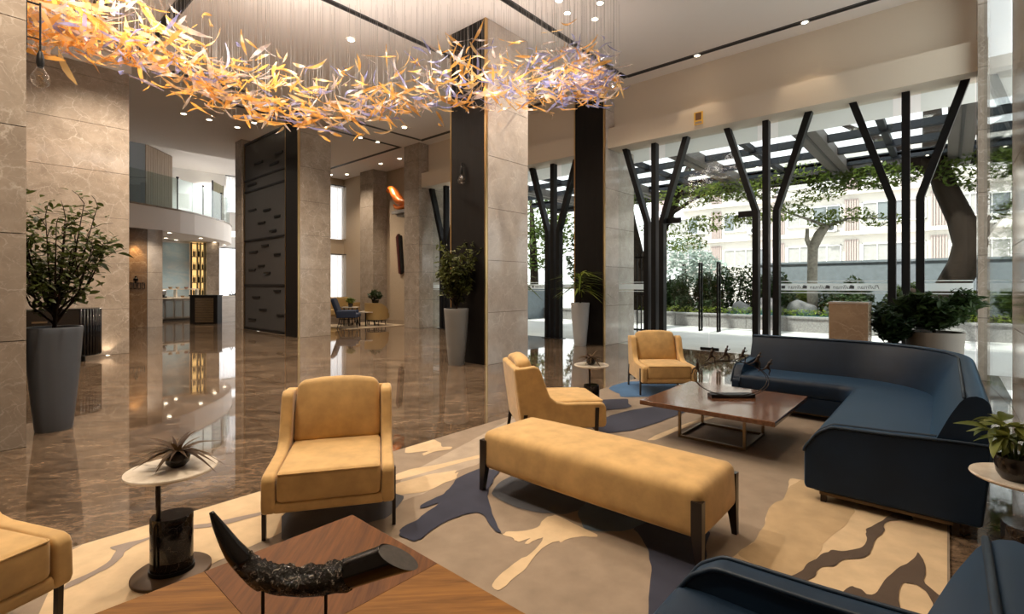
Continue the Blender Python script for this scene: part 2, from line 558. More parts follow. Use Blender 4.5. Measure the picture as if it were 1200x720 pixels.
cM = panelled('column_screen', 6.18, 7.06, 13.06, 13.86, ZC, STONE, ['-y', '+x'], width=2)
dark_face(cM, 6.18, 13.08, 13.84, 0, ZC)
panelled('column_facade_far', 10.12, 11.4, 13.0, 13.8, ZC, STONE, ['-x', '-y'], width=.7)
panelled('column_lounge', 11.2, 12.3, 17.35, 18.3, ZC, STONE, ['-x', '-y'], width=2)
panelled('column_screen_far', 6.12, 6.6, 16.98, 17.5, ZC, STONE, ['-x', '-y'], width=2)

# right: stone wall beside the sofas, slim pier, glass between them
panelled('wall_right', -4, 8.04, -.86, -.56, ZC, STONE, ['-x', '+x', '+y'], width=1.4)
panelled('column_vestibule', 10.02, 10.5, -.46, -.34, ZC, STONE, ['-x', '+y'], width=2)

# facade
struct('wall_facade', B(10.52, 10.95, -.46, 13.0, 5.1, ZC), PAINT)
struct('beam', B(10.22, 10.80, -.46, 6.0, 4.64, 5.11).box(10.22, 10.80, 6.86, 13.0, 4.64, 5.11), PAINT)
struct('ceiling_outside', B(10.80, 12.3, -6, 13.0, 4.74, 5.0), WHITE)
struct('wall_lounge', B(11.85, 12.1, 13.6, 17.5, 0, ZC).box(11.5, 12.1, 18.2, 20.3, 0, ZC), BEIGEWALL)
struct('wall_lounge_end', B(8.2, 10.6, 20.1, 20.35, 0, ZC).box(10.6, 11.5, 20.1, 20.35, 2.75, 3.45).box(10.6, 11.5, 20.1, 20.35, 5.75, ZC).box(10.6, 11.5, 20.1, 20.35, 0, .25), BEIGEWALL)
struct('wall_passage', B(8.0, 8.2, 18.8, 20.35, 0, ZC), BEIGEWALL)

# ceiling slots
k = 0
for (x0, x1, y0, y1) in [(-4, 10.08, 5.40, 5.50), (9.98, 10.08, -.5, 5.40), (2.45, 10.08, 7.61, 7.71), (2.44, 2.60, 7.71, 12.7),
                         (2.6, 9.98, 12.72, 12.80), (9.98, 10.08, 7.71, 12.80), (9.98, 10.08, 13.9, 19.6), (4.5, 9.98, 13.9, 13.98), (1.55, 1.70, 6.2, 12.6)]:
    k += 1
    s = struct('trim_%d' % k, B(x0, x1, y0, y1, ZC - .004, ZC + .05), SLOT)
    if x1 - x0 > y1 - y0:
        for y in (y0, y1): obj('slot_edge', B(x0, x1, y - .012, y + .012, ZC - .012, ZC + .02), DARKMETAL, s)
    else:
        for x in (x0, x1): obj('slot_edge', B(x - .012, x + .012, y0, y1, ZC - .012, ZC + .02), DARKMETAL, s)

# facade glazing, vision stripe with mirrored house name as seen from inside
STRIPE, nts, bs = nodes_of('frosted film')
bs.inputs['Base Color'].default_value = (.84, .86, .86, 1)
tls = N(nts, 'ShaderNodeBsdfTranslucent'); tls.inputs[0].default_value = (.88, .90, .90, 1)
mss = N(nts, 'ShaderNodeMixShader'); mss.inputs[0].default_value = .75
nts.links.new(bs.outputs[0], mss.inputs[1]); nts.links.new(tls.outputs[0], mss.inputs[2])
nts.links.new(mss.outputs[0], nts.nodes['Material Output'].inputs[0])
INK = plain('film ink', (.10, .11, .12), .6)
def lettering(name, txt, size, M, mat, parent, shear=0.0, extrude=.001):
    c = bpy.data.curves.new(name, 'FONT')
    c.body = txt; c.size = size; c.extrude = extrude; c.shear = shear
    c.align_x = 'CENTER'; c.align_y = 'CENTER'
    c.materials.append(mat)
    o = bpy.data.objects.new(name, c); COL.objects.link(o)
    o.parent = parent
    o.matrix_local = M
    return o
def frame_mat(origin, xaxis, yaxis):
    x, y = Vector(xaxis), Vector(yaxis); z = x.cross(y)
    return Matrix(((x.x, y.x, z.x, origin[0]), (x.y, y.y, z.y, origin[1]), (x.z, y.z, z.z, origin[2]), (0, 0, 0, 1)))
XG = 10.70
def pane(k, y0, y1, z0=0.0, z1=4.68, stripe=True, words=0):
    w = struct('window_%d' % k, B(XG - .006, XG + .006, y0, y1, z0, z1), CLEAR)
    if stripe:
        for (a, c) in ((1.475, 1.49), (1.31, 1.44), (1.26, 1.275)):
            obj('film_stripe', B(XG - .010, XG - .0065, y0 + .02, y1 - .02, a, c), STRIPE, w)
        for i in range(words):
            y = y0 + .22 + (y1 - y0 - .3) * i / max(1, words)
            # read from outside: letters run towards +Y there, so they look mirrored from the lobby
            lettering('lettering', 'Pullman', .10, frame_mat((XG - .0115, y + .12, 1.372), (0, 1, 0), (0, 0, 1)), INK, w, .25)
            obj('logo_square', B(XG - .0125, XG - .0105, y + .33, y + .395, 1.345, 1.40), INK, w)
    return w
pane(1, -.33, .33)
pane(2, .70, 2.48, words=4)
pane(3, 2.86, 4.80, 2.86, 4.68, stripe=False)
pane(4, 5.20, 5.99)
pane(5, 6.87, 7.68)
pane(6, 8.07, 9.82, words=3)
pane(7, 10.2, 12.0, words=3)
pane(8, 12.4, 12.99)
w9 = struct('window_9', MB().prism([(8.05, -.57), (8.05, -.555), (10.02, -.405), (10.02, -.42)], lambda a, c: (a, c, 0), lambda a, c: (a, c, ZC)), CLEAR)
# entrance door: two glass leaves with long black pull handles
d1 = struct('door_1')
for (y0, y1) in ((2.86, 3.81), (3.83, 4.80)):
    obj('door_leaf', B(XG - .006, XG + .006, y0, y1, .012, 2.85), CLEAR, d1)
    yc = 3.62 if y0 < 3 else 4.0
    h = MB()
    for dx in (-.07, .07):
        h.box(XG + dx - .016, XG + dx + .016, yc - .016, yc + .016, .42, 1.90)
        for z in (.44, 1.88): h.box(XG + min(0, dx), XG + max(0, dx), yc - .016, yc + .016, z - .02, z + .02)
    obj('handle', h, BLACKMETAL, d1)
    ye = y0 + .02 if y0 < 3 else y1 - .36
    obj('pivot_fitting', B(XG - .03, XG + .03, ye, ye + .34, 2.80, 2.92), BLACKMETAL, d1)
obj('floor_lock', B(XG - .03, XG + .03, 3.62, 4.0, .012, .075), BLACKMETAL, d1)

# branching steel posts
def branching_post(y, label):
    t = thing('branching_post', label, 'post', (XG - .10, y, 0), 0, 'black branching posts along the facade')
    for s in (-1, 0, 1):
        m = MB()
        m.box(-.085, .085, s * .185 - .055, s * .185 + .055, 0, 2.86 if s else 4.66)
        if s:
            y0, y1 = s * .185, s * .74
            m.prism([(y0 - .055, 2.86), (y0 + .055, 2.86), (y1 + .058, 4.66), (y1 - .058, 4.66)], lambda a, c: (-.085, a, c), lambda a, c: (.085, a, c))
        obj('branch' if s else 'trunk', m, BLACKMETAL, t)
    obj('foot_plate', B(-.13, .13, -.30, .30, 0, .012), BLACKMETAL, t)
    return t
branching_post(.52, 'black three-branched steel post standing behind the two dark leafy planters at the right')
branching_post(2.67, 'black three-branched steel post at the right edge of the glass entrance door')
branching_post(5.0, 'black three-branched steel post at the left edge of the glass entrance door')
branching_post(7.87, 'black three-branched steel post between the pale lobby column and the entrance column')
branching_post(10.0, 'black three-branched steel post hidden behind the middle lobby column')
branching_post(12.2, 'black three-branched steel post farthest back, left of the bushy olive ficus')

# brass plate on the beam
t = thing('exit_plate', 'small brass plate with a dark pictogram fixed on the white beam above the door', 'sign', (10.22, 3.86, 4.90))
obj('plate', B(-.016, 0, -.09, .09, -.16, .10), plain('brass plate', (.75, .45, .08), .35, .8), t)
obj('pictogram', B(-.02, -.0165, -.06, .06, -.07, .08), plain('dark bronze print', (.16, .07, .02), .5), t)
obj('caption_strip', B(-.02, -.0165, -.07, .07, -.145, -.10), plain('grey plate', (.30, .25, .22), .5), t)

# ------------------------------------------------------------ tall dark screen door
t = thing('sliding_screen', 'tall dark fluted metal screen with scattered horizontal bars beside the marble column', 'screen', (6.2, 15.35, 0))
FLUTE = plain('fluted dark metal', (.075, .072, .07), .42, .3)
m = MB()
y = -1.46
while y < 1.46:
    m.box(-.02, .0, y, y + .022, .10, 5.84); y += .032
obj('flutes', m, FLUTE, t, kind='stuff')
obj('backing_panel', B(0, .04, -1.48, 1.50, .08, 5.86), plain('dark backing', (.028, .026, .025), .5), t)
for (a, c) in ((-1.53, -1.48), (1.50, 1.55)):
    obj('side_frame', B(-.05, .06, a, c, 0, 5.92), BRONZE, t)
obj('bottom_rail', B(-.04, .05, -1.48, 1.5, 0.02, .09), BLACKMETAL, t)
obj('top_rail', B(-.04, .05, -1.48, 1.5, 5.85, 5.92), BLACKMETAL, t)
rb = random.Random(3)
for z in (1.42, 2.82, 4.36, 4.72):
    obj('long_bar', B(-.045, -.018, -1.46, 1.48, z - .028, z + .028), BLACKMETAL, t)
for (y, z, l) in [(.9, .35, .55), (.1, .68, .5), (-1.1, .55, .45), (.6, 1.05, .55), (-.9, 1.25, .45), (.9, 1.9, .5), (-.2, 1.78, .45), (.2, 2.0, .45), (.8, 2.45, .6), (-.9, 2.3, .4),
                  (-.05, 2.6, .5), (-.6, 3.0, .45), (.2, 3.3, .5), (-.2, 3.65, .5), (.9, 3.75, .6), (-.9, 3.4, .4), (.9, 4.55, .7), (.4, 5.15, .6), (-.7, 4.95, .6), (-1.0, 5.2, .5)]:
    obj('short_bar', B(-.045, -.018, max(-1.46, y - l / 2), min(1.48, y + l / 2), z - .03, z + .03), BLACKMETAL, t)

# ------------------------------------------------------------ ceiling lights
def ceiling_light(x, y, z, label, group, r=.055):
    t = thing('ceiling_light', label, 'ceiling light', (x, y, z), 0, group)
    obj('ring', MB().lathe([(r, -.012), (r * 1.35, -.012), (r * 1.4, 0), (r, 0), (r, -.012)], 16, cap=False), WHITE, t)
    obj('diffuser', MB().lathe([(.001, -.006), (r, -.006), (r, -.001), (.001, -.001)], 16), GLOW, t)
for (x, y, w) in [(6.61, 4.8, 'leftmost and nearest'), (7.01, 4.91, 'second from the left'), (7.12, 4.33, 'third from the left'), (7.49, 4.66, 'rightmost')]:
    ceiling_light(x, y, ZC, w + ' of the four ceiling lights above the right end of the chandelier', 'recessed lights above the chandelier')
for (x, y, w) in [(5.03, 8.54, 'recessed ceiling light seen among the upper glass strips of the chandelier'), (7.0, 12.04, 'recessed ceiling light just under the chandelier beside the screen column'),
                  (8.86, 12.08, 'lone recessed ceiling light in the white ceiling panel left of the middle column'), (9.17, 13.94, 'right one of the two spotlights in the far ceiling slot'), (8.54, 13.94, 'left one of the two spotlights in the far ceiling slot')]:
    ceiling_light(x, y, ZC - .012, w, 'recessed lights over the middle lobby', .06)
for (x, y, w) in [(11.0, 19.0, 'second from the left'), (10.9, 16.37, 'third from the left'), (10.93, 15.19, 'rightmost'), (10.6, 19.6, 'leftmost')]:
    ceiling_light(x, y, ZC, w + ' of the four recessed ceiling lights over the far lounge', 'recessed lights over the far lounge', .07)
for (x, y, w) in [(4.17, 15.65, 'leftmost'), (4.8, 15.67, 'second from the left'), (5.58, 15.8, 'third from the left'), (5.75, 15.0, 'rightmost')]:
    ceiling_light(x, y, ZC, w + ' of the recessed ceiling lights before the mezzanine', 'recessed lights in front of the mezzanine', .065)
for (y, l) in ((3.82, 'small slot spotlight shining on the white beam above the brass plate'), (1.9, 'small slot spotlight in the ceiling slot over the right part of the white beam')):
    ceiling_light(10.03, y, ZC - .014, l, 'spotlights in the facade slot', .05)
    spot(9.95, y, ZC - .03, 60, 55, WARM, aim=(.20, 0, -1))
for (x, y, w) in [(5.13, 20.9, 'large bright left front'), (6.53, 22.3, 'middle front'), (7.54, 23.9, 'right front'), (5.6, 23.3, 'left back'), (6.1, 23.9, 'second back'), (8.0, 26.25, 'farthest back'), (8.33, 25.14, 'far right')]:
    ceiling_light(x, y, 3.3, w + ' recessed light in the ceiling under the curved mezzanine', 'recessed lights under the mezzanine', .07)
for (x, y, w) in [(5.2, 21.6, 170), (6.0, 22.6, 90), (7.9, 24.5, 220), (8.6, 26, 200), (4.1, 19.5, 60)]:
    spot(x, y, 3.25, w, 130, SOFT)
for (x, y, w) in [(5.5, 24.2, 150), (8.0, 25.5, 200)]:
    spot(x, y, 6.6, w, 140, (1, .95, .9))

# ------------------------------------------------------------ mezzanine and bar
EDGE = [(-1.0, 17.8), (1.0, 18.5), (2.4, 19.15), (3.77, 19.79), (4.52, 20.2), (5.42, 20.72), (6.0, 21.17), (6.53, 21.72), (7.05, 22.28), (7.55, 22.89), (8.05, 23.7), (8.45, 24.6), (8.7, 25.6), (8.8, 27.4)]
slab = EDGE + [(-1, 27.4)]
struct('floor_mezzanine', MB().prism(slab, lambda a, c: (a, c, 3.30), lambda a, c: (a, c, 4.08)), CEIL)
def strip(pts, d0, d1, z0, z1):
    m = MB(); out = []
    n = len(pts)
    nor = []
    for i in range(n):
        a, c = Vector(pts[max(0, i - 1)]), Vector(pts[min(n - 1, i + 1)])
        t = (c - a).normalized(); nor.append(Vector((t.y, -t.x)))
    vs = []
    for i in range(n):
        p = Vector(pts[i])
        for d, z in ((d0, z0), (d1, z0), (d1, z1), (d0, z1)):
            q = p + nor[i] * d; vs.append((q.x, q.y, z))
    fs = [(3, 2, 1, 0), tuple(4 * (n - 1) + q for q in range(4))]
    for i in range(n - 1):
        for q in range(4):
            r_ = (q + 1) % 4
            fs.append((4 * i + q, 4 * i + r_, 4 * i + 4 + r_, 4 * i + 4 + q))
    return m.add(vs, fs)
struct('trim_10', strip(EDGE, -.25, .02, 4.08, 4.14), STONE)
t = thing('glass_balustrade', 'frameless glass balustrade with slim dark posts along the curved mezzanine', 'railing', (5.42, 20.72, 4.14))
def rel(p): return [(a - 5.42, c - 20.72) for a, c in p]
for i in range(2, len(EDGE) - 2):
    obj('glass_panel', strip(rel(EDGE[i:i + 2]), -.10, -.085, 0, 1.12), glass('balustrade glass', (.80, .87, .86), .7, .10), t)
for (x, y) in ((5.42, 20.72), (6.53, 21.72), (7.55, 22.89), (3.4, 19.62)):
    obj('post', MB().tube([(x - 5.42 - .07, y - 20.72 + .07, 0), (x - 5.42 - .07, y - 20.72 + .07, 1.14)], .02, 8).lathe([(.001, 1.12), (.045, 1.13), (.045, 1.18), (.001, 1.19)], 10, (x - 5.42 - .07, y - 20.72 + .07, 0)), BLACKMETAL, t)
# upper floor background
struct('wall_mezzanine_grey', B(3.0, 4.78, 22.6, 22.8, 4.08, 6.75), plain('grey wall', (.20, .21, .22), .6))
DOORWOOD = wood('slatted timber', (.20, .13, .08), (.30, .21, .14), (14, 14, .6), kind='world', rough=.5)
wd = struct('wall_mezzanine_timber', MB().prism([(4.78, 22.6), (5.98, 24.0), (5.9, 24.1), (4.7, 22.8)], lambda a, c: (a, c, 4.08), lambda a, c: (a, c, 6.75)), plain('timber gap', (.07, .05, .035), .8))
for i in range(12):
    p = Vector((4.78, 22.6)).lerp(Vector((5.98, 24.0)), i / 12); q = Vector((4.78, 22.6)).lerp(Vector((5.98, 24.0)), (i + .86) / 12)
    obj('timber_plank', MB().prism([(p.x, p.y), (q.x, q.y), (q.x + .02, q.y - .018), (p.x + .02, p.y - .018)], lambda a, c: (a, c, 4.1), lambda a, c: (a, c, 6.72)), DOORWOOD, wd)
struct('wall_mezzanine', B(5.6, 12.4, 26.2, 26.35, 4.08, 5.0).box(5.6, 8.75, 26.2, 26.35, 5.0, 6.75), WHITE)
t = thing('folding_partition', 'tall olive slatted partition standing on the mezzanine beside the bright window', 'partition', (8.15, 25.4, 4.08))
for i in range(4):
    obj('panel', B(-.02, .02, -.62 + i * .3, -.35 + i * .3, 0, 2.05), plain('olive fabric', (.27, .25, .17), .8), t, rot=(0, 0, R(-38)))
obj('frame', B(-.03, .03, -.66, -.62, 0, 2.08).box(-.03, .03, .55, .59, 0, 2.08), DARKMETAL, t, rot=(0, 0, R(-38)))

# curtains in front of tall windows
def sheer(mat_col=(.90, .92, .95), tr=.55):
    if 'sheer curtain' in MATS: return MATS['sheer curtain']
    m, nt, b = nodes_of('sheer curtain')
    nt.nodes.remove(b)
    tl = N(nt, 'ShaderNodeBsdfTranslucent'); tl.inputs[0].default_value = rgba(mat_col)
    df = N(nt, 'ShaderNodeBsdfDiffuse'); df.inputs[0].default_value = rgba(mat_col)
    tp = N(nt, 'ShaderNodeBsdfTransparent')
    a = N(nt, 'ShaderNodeMixShader'); a.inputs[0].default_value = .2
    nt.links.new(tl.outputs[0], a.inputs[1]); nt.links.new(df.outputs[0], a.inputs[2])
    c = N(nt, 'ShaderNodeMixShader'); c.inputs[0].default_value = .35
    nt.links.new(a.outputs[0], c.inputs[1]); nt.links.new(tp.outputs[0], c.inputs[2])
    nt.links.new(c.outputs[0], nt.nodes['Material Output'].inputs[0])
    MATS['sheer curtain'] = m
    return m
def curtain(x0, x1, y, z0, z1, label, folds):
    t = thing('sheer_curtain', label, 'curtain', ((x0 + x1) / 2, y, z0), 0, 'sheer white curtains')
    m = MB(); n = folds * 8; w = x1 - x0
    vs = []; fs = []
    for i in range(n + 1):
        x = -w / 2 + w * i / n; yy = .045 * math.sin(2 * PI * folds * i / n) + .015 * math.sin(5.3 * i)
        vs += [(x, yy, .01), (x, yy, z1 - z0)]
    for i in range(n): fs.append((2 * i, 2 * i + 2, 2 * i + 3, 2 * i + 1))
    m.add(vs, fs)
    obj('drape', m, sheer(), t, smooth=True)
    obj('curtain_rail', B(-w / 2, w / 2, -.02, .02, z1 - z0, z1 - z0 + .04), DARKMETAL, t)
curtain(10.3, 11.5, 19.95, .27, 2.75, 'white sheer curtain on the lower window of the far lounge', 9)
curtain(10.3, 11.5, 19.95, 3.45, 5.75, 'white sheer curtain on the upper window of the far lounge', 9)
curtain(8.7, 10.3, 27.25, .77, 3.28, 'white sheer curtain behind the bar under the mezzanine', 10)
curtain(8.7, 10.3, 26.1, 5.0, 6.70, 'white sheer curtain at the right end of the mezzanine', 10)

# bar front wall pieces
panelled('wall_bar_brown', 2.6, 4.31, 20.15, 20.5, 3.3, marble('marble brown', (.24, .15, .085), (.15, .09, .05), (.42, .31, .2), 1.0, .14), ['-y'], width=1.8)
panelled('wall_bar_grey', 4.315, 4.74, 20.12, 20.6, 3.3, STONE_PALE_DAYLIT, ['-y', '+x'], width=2)
spot(3.98, 19.95, 2.9, 45, 70, (1, .62, .24), aim=(0, .22, -1))
sg = thing('bar_sign', 'dark letters with a small lantern emblem on the warm lit wall beside the bar', 'sign', (4.0, 20.15, 1.30))
for i in range(4):
    m = B(-.17 + i * .11, -.155 + i * .11, -.03, 0, 0, .20).box(-.10 + i * .11, -.085 + i * .11, -.03, 0, 0, .20).box(-.17 + i * .11, -.085 + i * .11, -.03, 0, .185, .20).box(-.17 + i * .11, -.085 + i * .11, -.03, 0, 0, .015)
    obj('letter', m, BLACKMETAL, sg)
obj('emblem', MB().lathe([(.001, .26), (.06, .28), (.07, .33), (.03, .37), (.03, .41), (.001, .42)], 10, (0, -.04, 0)), BLACKMETAL, sg)
obj('emblem_bracket', B(-.01, .01, -.05, 0, .20, .27), BLACKMETAL, sg)

# back bar wall: blue painting, lit shelf, stone pier
t = thing('wall_painting', 'large pale blue abstract painting on the wall behind the bar', 'painting', (6.15, 24.4, .95))
mp_, nt_, b_ = nodes_of('pale blue wash')
nv = noise(nt_, coords(nt_, 'world', (.7, .7, 1.2), (0, R(35), 0)), 1.3, 5, .6, .6)
nt_.links.new(ramp(nt_, nv.outputs['Fac'], [(.35, (.70, .76, .78)), (.55, (.42, .60, .70)), (.72, (.74, .78, .78))]), b_.inputs['Base Color'])
b_.inputs['Roughness'].default_value = .4
obj('canvas', B(-.85, .55, -.03, 0, 0, 2.25), mp_, t)
obj('frame', B(-.88, -.85, -.04, 0, -.02, 2.27).box(.55, .58, -.04, 0, -.02, 2.27), WHITE, t)
struct('wall_bar_back', B(4.7, 7.8, 24.4, 24.6, 0, 3.3), WHITE)
panelled('column_bar', 7.25, 7.75, 24.0, 24.45, 3.3, STONE, ['-y', '-x', '+x'], width=2)
SHELFLIT = plain('lit shelf back', (.9, .62, .28), .5, emit=(1, .62, .22), es=.9)
t = thing('bottle_shelf', 'backlit amber bottle shelf with black uprights beside the blue painting', 'shelf', (7.0, 24.28, .95))
obj('light_panel', B(-.24, .24, .08, .11, 0, 2.3), SHELFLIT, t)
for x in (-.25, -.02, .09, .24):
    obj('upright', B(x - .012, x + .012, -.10, .08, 0, 2.3), BLACKMETAL, t)
for i in range(5):
    obj('shelf_board', B(-.25, .25, -.10, .08, i * .56, i * .56 + .03), BRONZE, t)
BOTTLE = plain('dark bottle', (.03, .025, .012), .15)
for i in range(4):
    for x, cw in ((-.17, 'leftmost'), (-.11, 'second'), (.03, 'third'), (.17, 'rightmost')):
        o = obj('bottle', MB().lathe([(.001, 0), (.028, 0), (.028, .19), (.010, .24), (.010, .31), (.001, .31)], 8, (0, 0, 0)), BOTTLE, None, smooth='auto', loc=(7.0 + x, 24.26, .985 + i * .56))
        tag(o, '%s dark bottle on the %s board of the backlit amber shelf' % (cw, ('lowest', 'second lowest', 'second highest', 'highest')[i]), 'bottle', 'bottles on the backlit shelf')
STEEL = plain('brushed steel', (.50, .50, .50), .28, 1.0)
t = thing('back_counter', 'pale back counter with glass door fridges behind the bar', 'counter', (5.9, 23.3, 0))
obj('worktop', B(-.75, .85, -.38, .35, .88, .93), ONYX, t)
obj('carcass', B(-.72, .82, -.28, .35, .08, .88), plain('cabinet grey', (.30, .28, .25), .5), t)
obj('plinth', B(-.70, .80, -.22, .33, 0, .08), DARKMETAL, t)
for i in range(5):
    d = obj('fridge_door', B(-.70 + i * .305, -.42 + i * .305, -.315, -.285, .12, .84), STEEL, t)
    obj('fridge_pane', B(-.67 + i * .305, -.45 + i * .305, -.322, -.316, .17, .79), plain('fridge glass', (.20, .23, .25), .08), d)
obj('upper_shelf', B(-.75, .85, .0, .35, 1.24, 1.28).box(-.75, -.71, 0, .35, .93, 1.24).box(.05, .09, 0, .35, .93, 1.24).box(.81, .85, 0, .35, .93, 1.24), ONYX, t)
t = thing('coffee_machine', 'steel espresso machine at the left end of the back counter', 'coffee machine', (5.4, 23.18, .93))
obj('body', MB().rbox(-.17, .17, -.15, .15, .10, .30, .03), STEEL, t, smooth=True)
obj('base_tray', B(-.17, .17, -.17, .15, 0, .05), BLACKMETAL, t)
obj('column', B(-.15, .15, .02, .15, .05, .12), BLACKMETAL, t)
obj('group_head', MB().tube([(-.06, -.1, .13), (-.06, -.1, .05)], .025, 8).tube([(.07, -.1, .13), (.07, -.1, .05)], .025, 8), BLACKMETAL, t)
obj('dispenser_tube', MB().tube([(-.15, -.05, .30), (-.15, -.05, .42), (-.12, -.12, .44), (-.12, -.14, .34)], .012, 6), STEEL, t)
for i, (x, z, c, l) in enumerate([(5.75, 1.28, (.45, .3, .16), 'tan'), (6.0, 1.28, (.62, .5, .36), 'cream'), (6.3, 1.28, (.30, .12, .07), 'reddish'), (6.12, .93, (.35, .22, .12), 'brown'), (6.45, .93, (.5, .45, .4), 'grey')]):
    o = obj('serving_bowl', MB().lathe([(.001, 0), (.045, 0), (.085, .07), (.078, .07), (.04, .015), (.001, .012)], 12), plain('bowl ' + l, c, .4), None, smooth='auto', loc=(x, 23.3 if z > 1 else 23.1, z))
    tag(o, '%s serving bowl on the %s behind the bar' % (l, 'upper shelf of the back counter' if z > 1 else 'worktop of the back counter'), 'bowl', 'bowls on the back counter')
# bar front block and long pale counter
t = thing('bar_counter', 'dark framed bar block with ribbed wood inset under the mezzanine', 'bar counter', (6.05, 20.35, 0), math.atan2(-.75, .68))
obj('body', B(-.50, .50, 0.0, .30, 0, 1.02), BLACKPANEL, t)
obj('top', B(-.52, .52, -.03, .32, 1.02, 1.06), BLACKMETAL, t)
for i in range(10):
    obj('wood_slat', B(-.30, .36, -.018, .0, .06 + i * .09, .06 + i * .09 + .078), wood('rib wood', (.07, .045, .022), (.13, .085, .045), (2, 2, 14)), t)
t = thing('long_counter', 'long pale stone counter to the right of the dark bar block', 'counter', (7.55, 21.35, 0), math.atan2(.85, 1.1))
obj('front', B(-.98, .95, 0, .6, 0, .97), marble('travertine', (.62, .56, .50), (.48, .42, .36), (.72, .68, .62), .8, .25, (1, 1, 6), amount=.3), t)
obj('top', B(-1.0, .97, -.03, .62, .97, 1.01), ONYX, t)
for i in range(3):
    o = obj('plate_stand', MB().tube([(-.06, 0, .02), (0, 0, .16), (.07, 0, .02)], .018, 6).rbox(-.09, .09, -.06, .06, 0, .04, .01), BLACKMETAL, None, smooth='auto', loc=(7.35 + i * .24, 21.42 + i * .19, 1.011))
    tag(o, '%s small black display stand on the long pale counter' % ('left', 'middle', 'right')[i], 'stand', 'display stands on the pale counter')

# ------------------------------------------------------------ outside: paving, canopy, planting, building
PAVE = plain('plaza paving', (.60, .58, .55), .65, var=.10, vscale=1.2, bmp=.1, bscale=30)
gp = MB().box(10.72, 70, -45, 60, -.2, -.005)
struct('ground', gp, PAVE)
GRAN = plain('grey granite', (.22, .21, .20), .55, var=.3, vscale=25, bmp=.15, bscale=80)
curb = struct('wall_planter', B(17.0, 17.35, -14, 13, -.01, .44), plain('granite joint', (.10, .10, .10), .8))
for i in range(23):
    obj('granite_block', B(16.97, 17.38, -14 + i * 1.18 + .006, -14 + (i + 1) * 1.18 - .006, 0, .40), GRAN, curb)
    obj('coping_stone', B(16.93, 17.42, -14 + i * 1.18 + .005, -14 + (i + 1) * 1.18 - .005, .40, .45), GRAN, curb)
struct('ground_bed', B(17.38, 22, -14, 13, 0, .40), SOIL)
struct('wall_garden', B(22, 22.3, -14, 6.0, 0, 2.25).box(21.95, 22.35, -14, 6.05, 2.25, 2.33), plain('blue grey render', (.17, .20, .22), .7, var=.12))
struct('wall_garden_far', B(15.2, 18.5, 13.2, 13.5, 0, 1.3), plain('blue grey render', (.17, .20, .22)))
t = thing('garden_pool', 'narrow teal garden pool behind the granite planter wall', 'pool', (17.9, 4.2, .38))
obj('basin', B(-.5, .5, -1.6, 1.6, 0, .05), plain('teal tile', (.02, .16, .20), .3), t)
obj('water', B(-.47, .47, -1.57, 1.57, .05, .06), plain('pool water', (.03, .22, .27), .05), t)
rr = random.Random(5)
for i, (x, y, s) in enumerate([(18.6, 3.6, .42), (18.8, 4.6, .5), (18.7, 5.5, .36), (18.75, 2.7, .40)]):
    m = MB().lathe([(.001, -.1), (s * .8, 0), (s, s * .45), (s * .75, s * .9), (s * .3, s * 1.1), (.001, s * 1.12)], 10)
    m.v = [(a * (1 + .2 * math.sin(5 * c + i)), b * (1 + .2 * math.cos(4 * a + i)), c * (1 + .15 * math.sin(7 * b))) for a, b, c in m.v]
    tag(obj('garden_rock', m, GRAN, None, smooth=True, loc=(x, y, .42)), ('second', 'third', 'leftmost', 'rightmost')[i] + ' of the grey weathered rocks behind the garden pool', 'rock', 'rocks behind the pool')

# canopy
t = thing('entrance_canopy', 'dark steel entrance canopy with skylight panes outside the glass', 'canopy', (15.7, 3.0, 4.9))
STEELGREY = plain('canopy steel', (.016, .019, .023), .6, spec=.12)
TAUPEMETAL = plain('taupe metal', (.10, .087, .077), .55, spec=.2)
SKYLIGHT = glass('skylight glass', (.96, .98, .99), .4, .04)
Y0, Y1 = -6.0, 14.0
for x in (12.45, 14.05, 15.55, 17.2):
    obj('cross_beam', B(x - 15.7, x + .16 - 15.7, Y0 - 3, Y1 - 3, .0, .17), STEELGREY, t)
obj('front_fascia', B(18.75 - 15.7, 19.05 - 15.7, Y0 - 3, Y1 - 3, -.0, .55), STEELGREY, t)
obj('fascia_strip', B(19.05 - 15.7, 19.12 - 15.7, Y0 - 3, Y1 - 3, -.05, .12), TAUPEMETAL, t)
for y in (-4.5, -.25, 2.43, 5.38, 8.6, 11.8):
    obj('girder', B(12.4 - 15.7, 18.9 - 15.7, y - .24 - 3, y + .24 - 3, -.06, .20), TAUPEMETAL, t)
    obj('girder_slot', B(12.4 - 15.7, 18.9 - 15.7, y - .03 - 3, y + .03 - 3, -.075, -.05), SLOT, t)
for y in (-3.1, -1.7, 1.1, 3.9, 6.9, 10.2):
    obj('rafter', B(12.45 - 15.7, 18.8 - 15.7, y - .07 - 3, y + .07 - 3, .06, .20), STEELGREY, t)
ys = [Y0, -4.5, -3.1, -1.7, -.25, 1.1, 2.43, 3.9, 5.38, 6.9, 8.6, 10.2, 11.8, Y1]
xs = [12.45, 14.05, 15.55, 17.2, 18.9]
for i in range(len(xs) - 1):
    for j in range(len(ys) - 1):
        if i == len(xs) - 2:
            obj('roof_panel', B(xs[i] - 15.7, xs[i + 1] - 15.7, ys[j] - 3 + .02, ys[j + 1] - 3 - .02, .10, .20), STEELGREY, t)
        else: obj('skylight_pane', B(xs[i] - 15.7, xs[i + 1] - 15.7, ys[j] - 3 + .02, ys[j + 1] - 3 - .02, .205, .22), SKYLIGHT, t)
